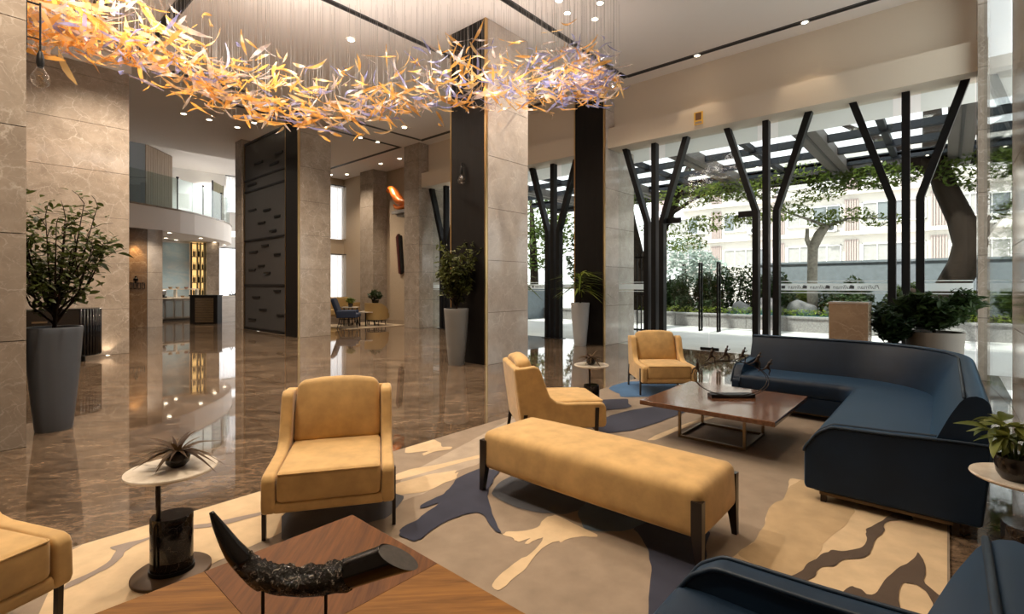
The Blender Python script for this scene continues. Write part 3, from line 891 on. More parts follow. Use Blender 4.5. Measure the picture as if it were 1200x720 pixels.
for (x, y) in [(17.2, 1.4), (15.6, 1.4), (17.2, 4.0), (17.2, .4), (15.6, 4.2), (17.2, 6.5), (15.6, 7.2), (17.2, 8.0)]:
    obj('canopy_lamp', MB().lathe([(.001, -.012), (.032, -.012), (.032, 0), (.001, 0)], 12, (x + .08 - 15.7, y - 3, 0)), plain('canopy lamp glow', (1, .9, .75), .5, emit=(1, .9, .75), es=3), t)

# foliage helpers
def leaf_cloud(rng, blobs, size, per, flat=.55):
    """scatter of small folded leaves inside ellipsoids: one mesh"""
    m = MB(); vs = m.v; fs = m.f
    for (cx, cy, cz, rx, ry, rz, n) in blobs:
        for _ in range(int(n * per)):
            while True:
                a, b, c = rng.uniform(-1, 1), rng.uniform(-1, 1), rng.uniform(-1, 1)
                d = a * a + b * b + c * c
                if d < 1 and d > rng.random() * .6: break
            p = Vector((cx + a * rx, cy + b * ry, cz + c * rz))
            u = Vector((rng.gauss(0, 1), rng.gauss(0, 1), rng.gauss(0, flat))).normalized()
            w = u.cross(Vector((rng.gauss(0, .4), rng.gauss(0, .4), 1))).normalized()
            s = size * rng.uniform(.6, 1.3)
            k = len(vs)
            nrm = u.cross(w) * s * .12
            vs += [tuple(p - u * s), tuple(p + w * s * .42 + nrm), tuple(p + u * s), tuple(p - w * s * .42 + nrm)]
            fs += [(k, k + 1, k + 2), (k, k + 2, k + 3)]
    return m
def tree(name, label, loc, trunks, blobs, size, per, mat=LEAF_OUT, seed=1, bark=BARK, group=None, cat='tree'):
    t = thing(name, label, cat, loc, 0, group)
    m = MB()
    for (pts, rads) in trunks: m.tube(pts, rads, 10)
    obj('trunk', m, bark, t, smooth=True)
    obj('foliage', leaf_cloud(random.Random(seed), blobs, size, per), mat, t, kind='stuff')
    return t
BARKPALE = plain('pale bark', (.26, .23, .19), .85, var=.3, vscale=12, bmp=.5, bscale=20)
tree('leaning_tree', 'thick dark leaning tree trunk beyond the right end of the glass', (18.2, -.05, .35),
     [([(0, .22, 0), (.0, .08, .8), (-.05, -.30, 1.6), (-.05, -.42, 2.2), (.0, -.22, 2.9), (.05, .10, 3.8), (.1, .34, 4.9), (.2, .4, 7.2)], [.40, .34, .36, .37, .30, .27, .25, .16]),
      ([(0, .20, 4.1), (-.3, 1.1, 5.0), (-.5, 2.4, 5.9)], [.22, .14, .06]), ([(0, -.28, 1.9), (-.2, -1.0, 3.0), (-.2, -1.7, 4.4)], [.2, .13, .05]),
      ([(0, .1, .1), (-.1, .6, .75), (-.1, .85, .95)], [.22, .15, .06])],
     [(0, -.6, 4.2, 1.0, 1.0, .6, 2.4), (-.5, 1.5, 4.2, .9, 1.0, .35, 1.8), (-.3, 2.6, 4.3, .8, .8, .3, 1.0), (0, -1.6, 3.5, 1.0, .9, .8, 1.8), (-.2, -1.3, 2.2, .6, .5, .5, .8)], .095, 420, seed=3)
tree('pale_tree', 'slim pale crooked tree in the planter bed in front of the white building', (18.9, 3.35, .35),
     [([(0, 0, 0), (.02, .02, 1.2), (0, .0, 2.3), (.05, -.18, 2.75), (.1, -.38, 3.05)], [.17, .15, .155, .16, .13]), ([(0, .02, 2.2), (-.05, .16, 2.6), (-.05, .15, 2.95)], [.09, .07, .05]),
      ([(.1, -.38, 3.0), (-.2, .1, 3.25), (-.5, 1.1, 3.7), (-.6, 1.8, 4.4)], [.06, .04, .03, .015]), ([(.1, -.38, 3.0), (0, -1.0, 3.2), (-.2, -2.0, 3.1)], [.06, .035, .015])],
     [(-.3, .7, 3.55, .8, .9, .32, 1.5), (-.6, 1.7, 4.3, .9, .9, .35, 1.6), (0, -.9, 3.3, .8, .8, .25, 1.2), (-.2, -1.9, 3.05, .7, .6, .2, .6), (-.4, -.2, 4.0, .9, .8, .22, 1.0), (.1, -.3, 3.2, .5, .5, .3, .8)], .075, 300, seed=4, bark=BARKPALE)
tree('forked_tree', 'dark forked tree behind the left edge of the entrance door', (17.8, 9.1, .3),
     [([(0, 0, 0), (0, .05, 1.2), (-.05, .1, 2.4), (-.1, .35, 3.6), (-.2, .6, 5.6)], [.36, .32, .32, .28, .16]), ([(0, .05, 1.7), (-.1, -.7, 2.6), (-.2, -1.5, 4.0), (-.4, -2.3, 5.6)], [.24, .2, .17, .1]),
      ([(-.2, -1.3, 3.7), (-.4, -2.4, 4.2), (-.5, -3.6, 4.5)], [.08, .06, .02])],
     [(-.4, -2.3, 4.3, 1.0, 1.4, .4, 2.2), (-.5, -3.7, 4.3, 1.0, 1.2, .35, 1.8), (-.3, -3.0, 3.3, .8, 1.2, .3, 1.5), (-.3, -1.9, 2.7, .8, .9, .4, 1.4), (-.5, -4.6, 3.3, .7, .9, .2, .9), (-.4, .5, 4.4, 1.2, 1.4, .3, 1.2), (.2, -.8, 3.4, .8, .8, .5, 1.0), (-.4, -5.6, 4.6, .7, 1.2, .3, 1.0)], .08, 330, seed=5)
tree('street_tree', 'sunny light green tree seen between the pale lobby column and the entrance column', (20.5, 16.5, .0),
     [([(0, 0, 0), (0, 0, 2), (.1, .2, 4), (.1, .3, 6)], [.25, .22, .18, .08])],
     [(0, 0, 3.4, 1.8, 1.9, 1.2, 4), (0, .5, 5.2, 2.2, 2.4, 1.2, 4), (-.3, -2.0, 4.3, 1.2, 1.4, .9, 2)], .17, 200, seed=6)
tree('street_tree', 'dark green tree right of the sunny one, close to the entrance column', (20.5, 13.2, .0),
     [([(0, 0, 0), (0, 0, 2), (.1, .2, 3.4)], [.2, .18, .08])],
     [(0, 0, 2.6, 1.2, .9, 1.5, 4)], .15, 240, LEAF_HEDGE, seed=16)
tree('grey_green_tree', 'hazy grey green tree above the hedge behind the glass entrance door', (25, 10.2, 0),
     [([(0, 0, 0), (0, 0, 2.5)], [.2, .1])],
     [(0, 0, 2.6, 1.5, 1.5, 1.3, 4), (0, -1.1, 2.0, 1.2, 1.2, .9, 2)], .16, 260, leafy('hazy leaf', (.16, .20, .17), (.30, .36, .32), .3), seed=7)
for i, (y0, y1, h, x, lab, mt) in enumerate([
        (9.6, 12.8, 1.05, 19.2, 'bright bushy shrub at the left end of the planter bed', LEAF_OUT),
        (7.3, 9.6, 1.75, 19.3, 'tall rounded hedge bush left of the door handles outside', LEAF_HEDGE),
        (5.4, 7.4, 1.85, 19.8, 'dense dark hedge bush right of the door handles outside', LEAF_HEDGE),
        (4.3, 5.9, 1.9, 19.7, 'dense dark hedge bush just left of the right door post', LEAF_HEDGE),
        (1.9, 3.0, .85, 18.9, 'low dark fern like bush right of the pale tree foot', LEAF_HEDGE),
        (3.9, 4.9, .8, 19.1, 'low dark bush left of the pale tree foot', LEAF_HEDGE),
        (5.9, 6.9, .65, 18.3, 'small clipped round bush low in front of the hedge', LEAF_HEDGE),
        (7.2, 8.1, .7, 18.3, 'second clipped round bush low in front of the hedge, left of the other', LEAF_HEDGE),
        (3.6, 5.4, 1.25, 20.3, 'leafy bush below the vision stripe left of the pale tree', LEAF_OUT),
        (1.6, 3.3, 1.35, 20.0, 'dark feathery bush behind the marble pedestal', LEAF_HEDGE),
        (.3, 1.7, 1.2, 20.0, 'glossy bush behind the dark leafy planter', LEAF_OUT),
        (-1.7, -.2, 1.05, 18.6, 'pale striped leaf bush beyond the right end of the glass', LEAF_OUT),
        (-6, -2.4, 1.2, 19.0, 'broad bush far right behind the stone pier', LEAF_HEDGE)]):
    t = thing('garden_bush', lab, 'bush', (x, (y0 + y1) / 2, .40))
    w = (y1 - y0) / 2
    rg = random.Random(20 + i)
    bl = []
    for q in range(max(4, int(w * 7))):
        yy = rg.uniform(-w * .75, w * .75); hh = h * rg.uniform(.55, .8)
        bl.append((rg.uniform(-.4, .4), yy, hh * .62, .5, .42 if w > .6 else .3, hh * .6, 1))
    obj('foliage', leaf_cloud(rg, bl, .07 if h < .8 else .085, 620), mt, t, kind='stuff')
    m = MB()
    for q in range(4): m.tube([(rg.uniform(-.1, .1), rg.uniform(-w * .4, w * .4), 0), (rg.uniform(-.2, .2), rg.uniform(-w * .6, w * .6), h * .8)], [.03, .012], 6)
    obj('stem', m, BARK, t)
t = obj('flower_border', leaf_cloud(random.Random(50), [(0, y, .12, .22, .3, .14, 1) for y in [i * .5 - 11 for i in range(46)]], .05, 90), leafy('lime leaf', (.22, .30, .04), (.55, .60, .12), .4), None, kind='stuff', loc=(17.7, 0, .42))
tag(t, 'low lime green planting along the top of the granite planter wall', 'plants')

# gate left of the door, outside
t = thing('metal_gate', 'black barred metal gate outside, left of the entrance door', 'gate', (12.9, 6.75, 0))
for s in (-.62, .62): obj('gate_post', B(-.05, .05, s - .05, s + .05, 0, 2.3), BLACKMETAL, t)
for z in (.15, 1.15, 2.2): obj('gate_rail', B(-.02, .02, -.6, .6, z - .025, z + .025), BLACKMETAL, t)
for i in range(9): obj('gate_bar', B(-.014, .014, -.50 + i * .125 - .014, -.50 + i * .125 + .014, .05, 2.3), BLACKMETAL, t)

# white building
BWALL = plain('white wall render', (.50, .475, .44), .8, var=.03, vscale=2)  # the building's own even wall colour
CURTW = plain('window curtain', (.30, .295, .285), .5, var=.12, vscale=3)
BGLASS = plain('dark window glass', (.16, .18, .19), .1)
PINK = plain('pinkish ribbed panel', (.36, .29, .27), .7)
t = thing('apartment_building', 'long white apartment building with rows of windows across the street', 'building', (50, 9, 0))
obj('wall', B(0, 8, -34, 11.5, 0, 13.2), BWALL, t)
yy = -30
bays = []
while yy < 10:
    bays.append(yy); yy += 5.55
rw = random.Random(9)
for fz in (3.2, 6.6, 10.0):
    for bz in bays:
        f = MB().box(-.14, 0, bz, bz + 4.1, 0, .08).box(-.14, 0, bz, bz + 4.1, 1.62, 1.70).box(-.14, 0, bz, bz + .08, 0, 1.7).box(-.14, 0, bz + 4.02, bz + 4.1, 0, 1.7)
        for q in (1, 2, 3): f.box(-.12, 0, bz + q * 1.02, bz + q * 1.02 + .06, .08, 1.62)
        w = obj('window', f, WHITE, t, loc=(0, 0, fz))
        for q in range(4):
            obj('pane', B(-.06, -.01, bz + .06 + q * 1.02, bz + 1.02 + q * 1.02, .08, 1.62), BGLASS if rw.random() < .2 else CURTW, w)
        p = MB()
        for q in range(6): p.box(-.10, 0, bz + 4.35 + q * .17, bz + 4.35 + q * .17 + .11, -.6, 2.1)
        obj('ribbed_panel', p, PINK, t, loc=(0, 0, fz))
    obj('ledge', B(-.35, 0, -34, 11.5, fz - .95, fz - .62), BWALL, t)
def ac_unit(y, z, label):
    a = thing('air_conditioner', label, 'air conditioner', (49.50, 9 + y, z), 0, 'air conditioners on the white building')
    obj('casing', B(-.3, .3, -.45, .45, 0, .65), WHITE, a)
    obj('fan_grille', MB().lathe([(.001, 0), (.25, 0), (.25, .02), (.001, .02)], 16), DARKMETAL, a, loc=(-.3, -.1, .33), rot=(0, R(-90), 0))
    obj('bracket', B(-.3, .45, -.4, -.35, -.06, 0).box(-.3, .45, .35, .4, -.06, 0), DARKMETAL, a)
for (y, z) in [(-1.5, 6.0), (-1.0, 9.3), (2.6, 9.6), (-12.5, 5.2), (-14.3, 2.6), (4.6, 6.2)]:
    ac_unit(y, z, 'white air conditioner on the white building, ' + {-1.5: 'on the ledge right of the pale tree crown', -1.0: 'high up near the canopy edge', 2.6: 'highest, left of the middle post', -12.5: 'right of the right post, upper one', -14.3: 'low beside the leaning trunk', 4.6: 'behind the door side branches'}[y])

# ------------------------------------------------------------ rug
from math import atan2
PATCHES = [

('sand', [(1.878,2.631),(2.143,2.96),(3.957,3.431),(5.529,3.402),(4.299,3.122),(3.428,3.025),(2.709,2.726),(2.452,2.755),(2.099,2.614)]),
('navy', [(2.706,2.503),(2.578,2.445),(2.417,2.345),(2.325,2.267),(2.225,2.143),(2.102,1.982),(2.027,1.864),(2.019,1.903),(2.052,1.983),(2.115,2.083),(2.118,2.152),(2.049,2.188),(1.93,2.206),(1.8,2.189),(1.696,2.154),(1.648,2.159),(1.632,2.276),(1.669,2.321),(1.734,2.344),(1.81,2.342),(1.913,2.384),(1.998,2.4),(2.042,2.429),(1.955,2.437),(1.919,2.458),(1.95,2.487),(2.056,2.501),(2.148,2.502),(2.241,2.545),(2.376,2.632),(2.497,2.65),(2.658,2.651)]),
('cream', [(2.572,3.499),(2.75,3.471),(2.869,3.467),(2.843,3.34),(2.777,3.254),(2.844,3.191),(2.793,3.153),(2.671,3.209),(2.533,3.198),(2.557,3.248),(2.647,3.259),(2.469,3.359)]),
('cream', [(2.153,3.04),(2.29,3.039),(2.491,2.955),(2.861,2.87),(2.94,2.825),(2.909,2.794),(2.81,2.82),(2.57,2.866),(2.302,2.906),(2.079,2.936)]),
('cream', [(2.039,2.899),(2.317,2.853),(2.509,2.763),(2.445,2.726),(2.488,2.723),(2.399,2.648),(2.289,2.649),(2.164,2.632),(2.078,2.64),(1.924,2.735)]),
('cream', [(2.022,1.859),(2.064,1.863),(2.138,1.789),(2.226,1.759),(2.354,1.801),(2.413,1.775),(2.388,1.603),(2.374,1.46),(2.351,1.446),(2.308,1.509),(2.239,1.553),(2.166,1.563),(2.178,1.582),(2.097,1.604),(2.005,1.594),(1.847,1.545),(1.751,1.54),(1.639,1.526),(1.644,1.579),(1.739,1.609),(1.867,1.622),(1.951,1.612),(2.087,1.638),(2.154,1.669),(2.114,1.68),(2.036,1.682),(2.03,1.703),(2.104,1.716),(2.022,1.735),(2.018,1.764),(2.037,1.792)]),
('slate_and_shade', [(2.355,2.268),(2.539,2.364),(2.822,2.39),(2.85,2.18),(2.776,1.864),(2.66,1.716),(2.562,1.697),(2.45,1.733),(2.367,1.858),(2.323,2.019)]),
('blue_grey', [(2.515,1.688),(2.595,1.713),(2.742,1.73),(2.835,1.562),(2.783,1.33),(2.716,1.298),(2.603,1.325),(2.49,1.372),(2.402,1.478),(2.376,1.549),(2.44,1.611)]),
('navy', [(2.558,1.343),(2.746,1.3),(2.779,1.076),(2.836,1.011),(2.797,0.992),(2.639,0.961),(2.537,0.914),(2.347,0.909),(2.296,0.898),(2.146,0.899),(2.062,0.915),(1.993,0.918),(1.885,0.901),(1.872,0.915),(1.961,0.954),(2.11,1.022),(2.257,1.081),(2.405,1.171),(2.503,1.263)]),
('cream', [(3.99,0.849),(3.83,0.823),(3.553,0.794),(3.446,0.83),(3.264,0.822),(3.118,0.792),(2.876,0.782),(2.791,0.798),(2.675,0.815),(2.47,0.838),(2.218,0.563),(2.748,-0.037),(3.72,-0.048),(3.804,-0.036),(3.825,0.212),(3.879,0.484),(4.015,0.715)]),
('tan', [(4.022,0.778),(3.805,0.818),(3.553,0.794),(3.446,0.83),(3.264,0.822),(3.118,0.792),(2.876,0.782),(2.791,0.798),(2.675,0.815),(2.605,0.685),(2.63,0.56),(2.748,0.523),(2.993,0.492),(3.088,0.501),(3.41,0.438),(3.688,0.42),(3.907,0.574)]),
('brown', [(3.815,0.162),(3.82,0.218),(3.709,0.267),(3.544,0.309),(3.43,0.347),(3.358,0.34),(3.278,0.326),(3.17,0.338),(3.064,0.405),(3.044,0.453),(2.969,0.482),(2.808,0.523),(2.732,0.525),(2.63,0.56),(2.468,0.594),(2.53,0.523),(2.633,0.501),(2.708,0.472),(2.829,0.465),(2.871,0.417),(2.977,0.393),(3.062,0.315),(3.2,0.296),(3.345,0.292),(3.485,0.263),(3.574,0.275),(3.65,0.25),(3.707,0.205),(3.742,0.147)]),
('brown', [(2.498,0.396),(2.638,0.358),(2.738,0.331),(2.735,0.291),(2.704,0.269),(2.743,0.239),(2.904,0.219),(3.065,0.18),(3.219,0.126),(3.32,0.114),(3.169,0.079),(2.995,0.084),(2.908,0.024),(2.906,-0.0),(2.761,-0.004),(2.727,0.035),(2.906,0.068),(2.949,0.106),(2.935,0.153),(2.821,0.165),(2.671,0.148),(2.55,0.141),(2.451,0.253)]),
('navy', [(5.143,3.165),(5.249,3.11),(5.468,2.93),(5.234,2.804),(5.156,2.709),(4.993,2.718),(4.82,2.835),(4.694,2.911)]),
('navy', [(4.188,2.577),(4.584,2.696),(4.996,2.635),(5.421,2.469),(5.631,2.354),(5.564,2.129),(5.198,2.155),(4.689,2.19),(4.412,2.236),(4.282,2.258),(4.126,2.353),(3.995,2.422)]),
('azure', [(5.831,3.416),(6.068,3.487),(6.411,3.462),(6.705,3.263),(6.927,2.973),(6.722,2.835),(5.834,2.725),(5.579,2.943),(5.488,3.046),(5.652,3.149),(5.698,3.249)]),
('cream', [(4.115,2.019),(4.307,2.028),(4.977,1.956),(5.419,1.853),(5.349,1.829),(4.856,1.909),(4.166,1.962)]),
('cream', [(0.404,3.519),(0.867,3.506),(1.408,3.469),(1.823,3.468),(1.72,3.042),(1.217,2.795),(0.821,2.743),(0.429,2.572),(0.185,2.668)]),
('mauve', [(0.31,3.014),(0.356,3.075),(0.441,3.098),(0.52,3.155),(0.567,3.261),(0.546,3.314),(0.571,3.32),(0.695,3.289),(0.861,3.315),(0.992,3.218),(1.249,3.143),(1.296,3.135),(1.28,3.096),(1.026,3.138),(0.882,3.233),(0.73,3.272),(0.636,3.246),(0.593,3.21),(0.548,3.123),(0.502,3.081),(0.423,3.048),(0.349,3.017)]),
('slate_and_shade', [(1.321,3.033),(1.58,3.005),(1.947,2.785),(1.964,2.666),(1.718,2.5),(1.544,2.542),(1.367,2.461),(1.169,2.685)]),  # shadow under the front lounge chair, painted into the rug as a patch
]
RUGC = {'sand': (.39, .325, .26), 'navy': (.038, .042, .066), 'slate_and_shade': (.085, .09, .105), 'blue_grey': (.09, .125, .16), 'azure': (.055, .13, .26), 'cream': (.58, .445, .285), 'tan': (.43, .315, .185),
        'brown': (.085, .062, .048), 'mauve': (.27, .225, .20)}
def pile(name, c):
    return plain('rug ' + name, c, .92, var=.12, vscale=7, bmp=.25, bscale=500, sheen=.2, spec=.1)
rug = obj('rug', B(-.6, 6.75, -.01, 3.48, .001, .012), pile('taupe', (.265, .21, .16)), None)
tag(rug, 'large hand tufted rug with cream, taupe and navy ink blot pattern under the seating', 'rug')
def chaikin(p, it=2):
    for _ in range(it):
        q = []
        for i in range(len(p)):
            a, b = p[i], p[(i + 1) % len(p)]
            q += [(a[0] * .75 + b[0] * .25, a[1] * .75 + b[1] * .25), (a[0] * .25 + b[0] * .75, a[1] * .25 + b[1] * .75)]
        p = q
    return p
ORDER = {'sand': 0, 'cream': 1, 'tan': 2, 'mauve': 3, 'slate_and_shade': 3, 'blue_grey': 4, 'azure': 3, 'navy': 5, 'brown': 5}
for c, pts in PATCHES:
    p = []
    for q in range(len(pts)):
        a, b = pts[q], pts[(q + 1) % len(pts)]
        p += [(a[0] * .88 + b[0] * .12, a[1] * .88 + b[1] * .12), (a[0] * .5 + b[0] * .5 + random.uniform(-.006, .006), a[1] * .5 + b[1] * .5 + random.uniform(-.006, .006)), (a[0] * .12 + b[0] * .88, a[1] * .12 + b[1] * .88)]
    p = [(max(-.59, min(6.74, x)), max(.0, min(3.47, y))) for x, y in p]
    z = .013 + .0010 * ORDER[c]
    from mathutils.geometry import delaunay_2d_cdt
    V2 = [Vector(q) for q in p]
    rv, re_, rf, _, _, _ = delaunay_2d_cdt(V2, [], [list(range(len(V2)))], 1, 1e-5)
    me = bpy.data.meshes.new('rug_patch')
    me.from_pydata([(q.x, q.y, z) for q in rv], [], [tuple(f) for f in rf])
    if me.polygons and me.polygons[0].normal.z < 0: me.flip_normals()
    me.materials.append(pile(c, RUGC[c]))
    link('rug_patch', me, rug)

# ------------------------------------------------------------ lounge chairs
def rot_x(a, o=(0, 0, 0)):
    return Matrix.Translation(o) @ Matrix.Rotation(a, 4, 'X') @ Matrix.Translation([-q for q in o])
def lounge_chair(label, loc, rz):
    t = thing('lounge_chair', label, 'chair', loc, rz, 'mustard lounge chairs')
    # local front faces -Y; side profile in (y, z)
    prof = [(-.40, .165), (-.415, .20), (-.41, .335), (-.395, .365), (-.36, .376), (-.05, .382), (.03, .398), (.085, .44), (.115, .51), (.17, .665), (.19, .69), (.225, .705), (.30, .695), (.385, .69), (.40, .68), (.365, .42), (.33, .165)]
    for s in (-1, 1):
        x0, x1 = (s * .345, s * .275)
        m = MB().prism(prof, lambda a, c: (min(x0, x1), a, c), lambda a, c: (max(x0, x1), a, c))
        obj('side_wing', m, SUEDE, t, bevel=.022, seg=3, limit=50)
    back = [(.20, .165), (.335, .165), (.37, .42), (.402, .685), (.34, .70), (.27, .40)]
    obj('back_shell', MB().prism(back, lambda a, c: (-.30, a, c), lambda a, c: (.30, a, c)), SUEDE, t, bevel=.02, seg=3)
    obj('seat_base', MB().rbox(-.29, .29, -.405, .30, .165, .225, .02), SUEDE, t, smooth=True)
    obj('seat_cushion', MB().rbox(-.272, .272, -.41, .20, .222, .385, .028, puff=(0, 0, .012)), SUEDE, t, smooth=True)
    sm = [(-.262, -.400, .377), (-.255, -.407, .377), (.255, -.407, .377), (.262, -.400, .377), (.262, .15, .379), (-.262, .15, .379)]
    obj('seam', MB().tube(sm, .0045, 6, closed=True), SUEDE, t, smooth=True)
    # cushion leans back; its top corners are well rounded
    def tp(o, h):
        k = (o.z / h[2] + 1) / 2
        return Vector((o.x * (1.0 - .07 * k ** 3), o.y - .035 * max(0, 1 - (o.x / h[0]) ** 2) * max(0, 1 - (o.z / h[2]) ** 2), o.z - .03 * (abs(o.x / h[0]) ** 3) * max(0, o.z / h[2])))
    M = Matrix.Translation((0, .215, .355)) @ Matrix.Rotation(R(-14), 4, 'X')
    obj('back_cushion', MB().rbox(-.275, .275, -.065, .065, 0, .425, .045, M=M, taper=tp), SUEDE, t, smooth=True)
    for s in (-1, 1):
        for (ya, yb, za, zb) in ((-.325, -.315, .34, 0), (.30, .34, .30, 0)):
            x = s * .3445
            m = MB().prism([(ya - .016, za), (ya + .016, za), (yb + .014, zb), (yb - .014, zb)], lambda a, c: (x - .010, a, c), lambda a, c: (x + .010, a, c))
            obj('leg', m, LEGMETAL, t)
    obj('under_rail', B(-.345, .345, -.33, -.305, .145, .165).box(-.345, .345, .27, .295, .145, .165), LEGMETAL, t)
    return t
Z0 = .0125
ch1 = lounge_chair('mustard suede lounge chair facing the camera, alone beside the round table with black marble stem', (1.585, 2.87, Z0), R(-33.4))
copy_tree(ch1, (3.63, 2.73, Z0), R(51), 'mustard suede lounge chair seen from its side behind the long bench')
copy_tree(ch1, (6.22, 2.86, Z0), R(-49), 'farthest mustard suede lounge chair, beyond the walnut table near the entrance door')
copy_tree(ch1, (-.155, 2.925, Z0), R(25), 'mustard suede lounge chair cut off by the bottom left corner of the photo')

# bench
t = thing('bench', 'long mustard suede bench with tapered dark wood legs in the middle of the rug', 'bench', (2.635, 1.625, Z0))
def bt(o, h): return Vector((o.x * (1 - .03 * (o.z / h[2] + 1) / 2), o.y * (1 - .012 * (o.z / h[2] + 1) / 2), o.z))
obj('upholstery', MB().rbox(-.27, .27, -.745, .745, .155, .405, .045, m=6, puff=(.012, .012, .02), taper=bt), SUEDE, t, smooth=True)
obj('base_frame', B(-.20, .20, -.66, .66, .155, .172), DARKWOOD, t)
for sx in (-1, 1):
    for sy in (-1, 1):
        m = MB()
        x, y = sx * .262, sy * .735
        tx, ty = -sx, -sy
        top = [(x + sx * .014, y + sy * .014), (x + tx * .03, y + sy * .014), (x + tx * .03, y + ty * .04), (x + sx * .014, y + ty * .04)]
        bot = [(x + sx * .014, y + sy * .014), (x + tx * .016, y + sy * .014), (x + tx * .016, y + ty * .014), (x + sx * .014, y + ty * .014)]
        vs = [(a, b, 0) for a, b in bot] + [(a, b, .18) for a, b in top] + [(a, b, .345) for a, b in top]
        m.add(vs, [(3, 2, 1, 0), (0, 1, 5, 4), (1, 2, 6, 5), (2, 3, 7, 6), (3, 0, 4, 7), (4, 5, 9, 8), (5, 6, 10, 9), (6, 7, 11, 10), (7, 4, 8, 11), (8, 9, 10, 11)])
        obj('leg', m, DARKWOOD, t)

# ------------------------------------------------------------ sofas
def arc(cx, cy, r, a0, a1, n): return [(cx + r * math.cos(a0 + (a1 - a0) * i / n), cy + r * math.sin(a0 + (a1 - a0) * i / n)) for i in range(n + 1)]
def sweep(path, prof, cap=True):
    """path: (point, inward normal); prof: (inward distance, z)"""
    m = MB(); n = len(prof); vs = []
    for (p, nn) in path:
        for d, z in prof: vs.append((p[0] + nn[0] * d, p[1] + nn[1] * d, z))
    fs = []
    for i in range(len(path) - 1):
        for k in range(n):
            l = (k + 1) % n
            fs.append((i * n + k, i * n + l, (i + 1) * n + l, (i + 1) * n + k))
    if cap: fs += [tuple(reversed(range(n))), tuple((len(path) - 1) * n + k for k in range(n))]
    return m.add(vs, fs)
def round_prof(poly, r, seg=3):
    out = []; n = len(poly)
    for i in range(n):
        p0, p1, p2 = Vector(poly[i - 1]), Vector(poly[i]), Vector(poly[(i + 1) % n])
        a, b = (p0 - p1), (p2 - p1)
        k = min(r, a.length * .45, b.length * .45)
        A, C = p1 + a.normalized() * k, p1 + b.normalized() * k
        for q in range(seg + 1):
            f = q / seg
            out.append(tuple(A * (1 - f) ** 2 + p1 * 2 * f * (1 - f) + C * f * f))
    return out
BACKP = round_prof([(.015, .085), (.22, .085), (.225, .36), (.18, .50), (.115, .66), (.06, .765), (.005, .79), (-.045, .765), (-.06, .70)], .03, 2)
BASEP = round_prof([(.06, .07), (.775, .07), (.785, .15), (.785, .235), (.06, .235)], .015, 2)
SEATP = round_prof([(.16, .235), (.80, .235), (.815, .31), (.805, .395), (.70, .408), (.40, .408), (.16, .40)], .04, 3)
ARMP = round_prof([(-.02, .075), (.815, .075), (.825, .10), (.824, .335), (.75, .445), (.675, .495), (.40, .505), (.10, .525), (-.055, .53), (-.05, .40)], .022, 3)
def sofa(label, path, ends, name='curved_sofa'):
    t = thing(name, label, 'sofa', (0, 0, Z0), 0)
    obj('base', sweep(path, BASEP), VELVET, t, smooth='auto')
    obj('seat_cushion', sweep(path, SEATP), VELVET, t, smooth='auto')
    obj('backrest', sweep(path, BACKP), VELVET, t, smooth='auto')
    pp = [(p[0] + n[0] * .055, p[1] + n[1] * .055, .772) for p, n in path]
    obj('back_piping', MB().tube(pp, .009, 6), PIPE, t, smooth=True)
    obj('metal_rail', sweep(path, [(.10, .05), (.74, .05), (.74, .068), (.10, .068)]), plain('aged bronze', (.10, .07, .042), .4, .8), t)
    for (p, n, along) in ends:
        f = lambda k: (lambda d, z: (p[0] + n[0] * d + along[0] * k, p[1] + n[1] * d + along[1] * k, z))
        obj('arm', MB().prism(ARMP, f(-.012), f(.075)), VELVET, t, bevel=.014, seg=2, limit=50)
        for k in (-.012, .075):
            lp = [f(k)(d, z) for d, z in ARMP if z > .16]
            lp = sorted(lp, key=lambda q: -(q[0] - p[0]) * n[0] - (q[1] - p[1]) * n[1]) if False else lp
            obj('arm_piping', MB().tube(lp, .008, 6), PIPE, t, smooth=True)
        for d in (.09, .72):
            q = f(.03)(d, 0)
            obj('leg', B(q[0] - .016, q[0] + .016, q[1] - .016, q[1] + .016, 0, .085), LEGMETAL, t)
    return t
YB, XB_ = -.125, 6.60
rad = .95
path = [((3.68 + (XB_ - rad - 3.68) * i / 8, YB), (0, 1)) for i in range(8)]
for i in range(15):
    a = R(-90 + 90 * i / 14)
    path.append(((XB_ - rad + rad * math.cos(a), YB + rad + rad * math.sin(a)), (-math.cos(a), -math.sin(a))))
path += [((XB_, YB + rad + (1.80 - YB - rad) * i / 5), (-1, 0)) for i in range(1, 6)]
sofa('large curved navy velvet sofa wrapping the walnut table near the glass facade', path, [((3.675, YB), (0, 1), (1, 0)), ((XB_, 1.805), (-1, 0), (0, -1))])
p2 = [((1.66 - 2.5 * i / 8, YB), (0, 1)) for i in range(9)]
p2 = [(p, n) for p, n in reversed(p2)]
sofa('navy velvet sofa in the bottom right corner, only its arm and back in view', p2, [((1.665, YB), (0, 1), (-1, 0)), ((-.84, YB), (0, 1), (1, 0))], 'sofa')

# ------------------------------------------------------------ coffee tables
t = thing('coffee_table', 'square walnut coffee table on a thin brass cube frame, holding the ring sculpture', 'table', (4.69, 1.53, Z0))
m = MB().box(-.585, .585, -.555, .555, .315, .355)
obj('tabletop', m, WALNUT, t, bevel=.004, seg=1)
for sx in (-1, 1):
    for sy in (-1, 1):
        obj('leg', B(sx * .28 - .011, sx * .28 + .011, .03 + sy * .28 - .011, .03 + sy * .28 + .011, 0, .315), BRONZE, t)
for z in (.011, .303):
    for s in (-1, 1):
        obj('rail', B(-.28, .28, .03 + s * .28 - .011, .03 + s * .28 + .011, z - .011, z + .011), BRONZE, t)
        obj('rail', B(s * .28 - .011, s * .28 + .011, .03 - .28, .03 + .28, z - .011, z + .011), BRONZE, t)
TZ = Z0 + .355
t = thing('coffee_table', 'low square table with diamond matched teak veneer top, holding the black horn', 'table', (.60, 1.42, Z0))
H = .59
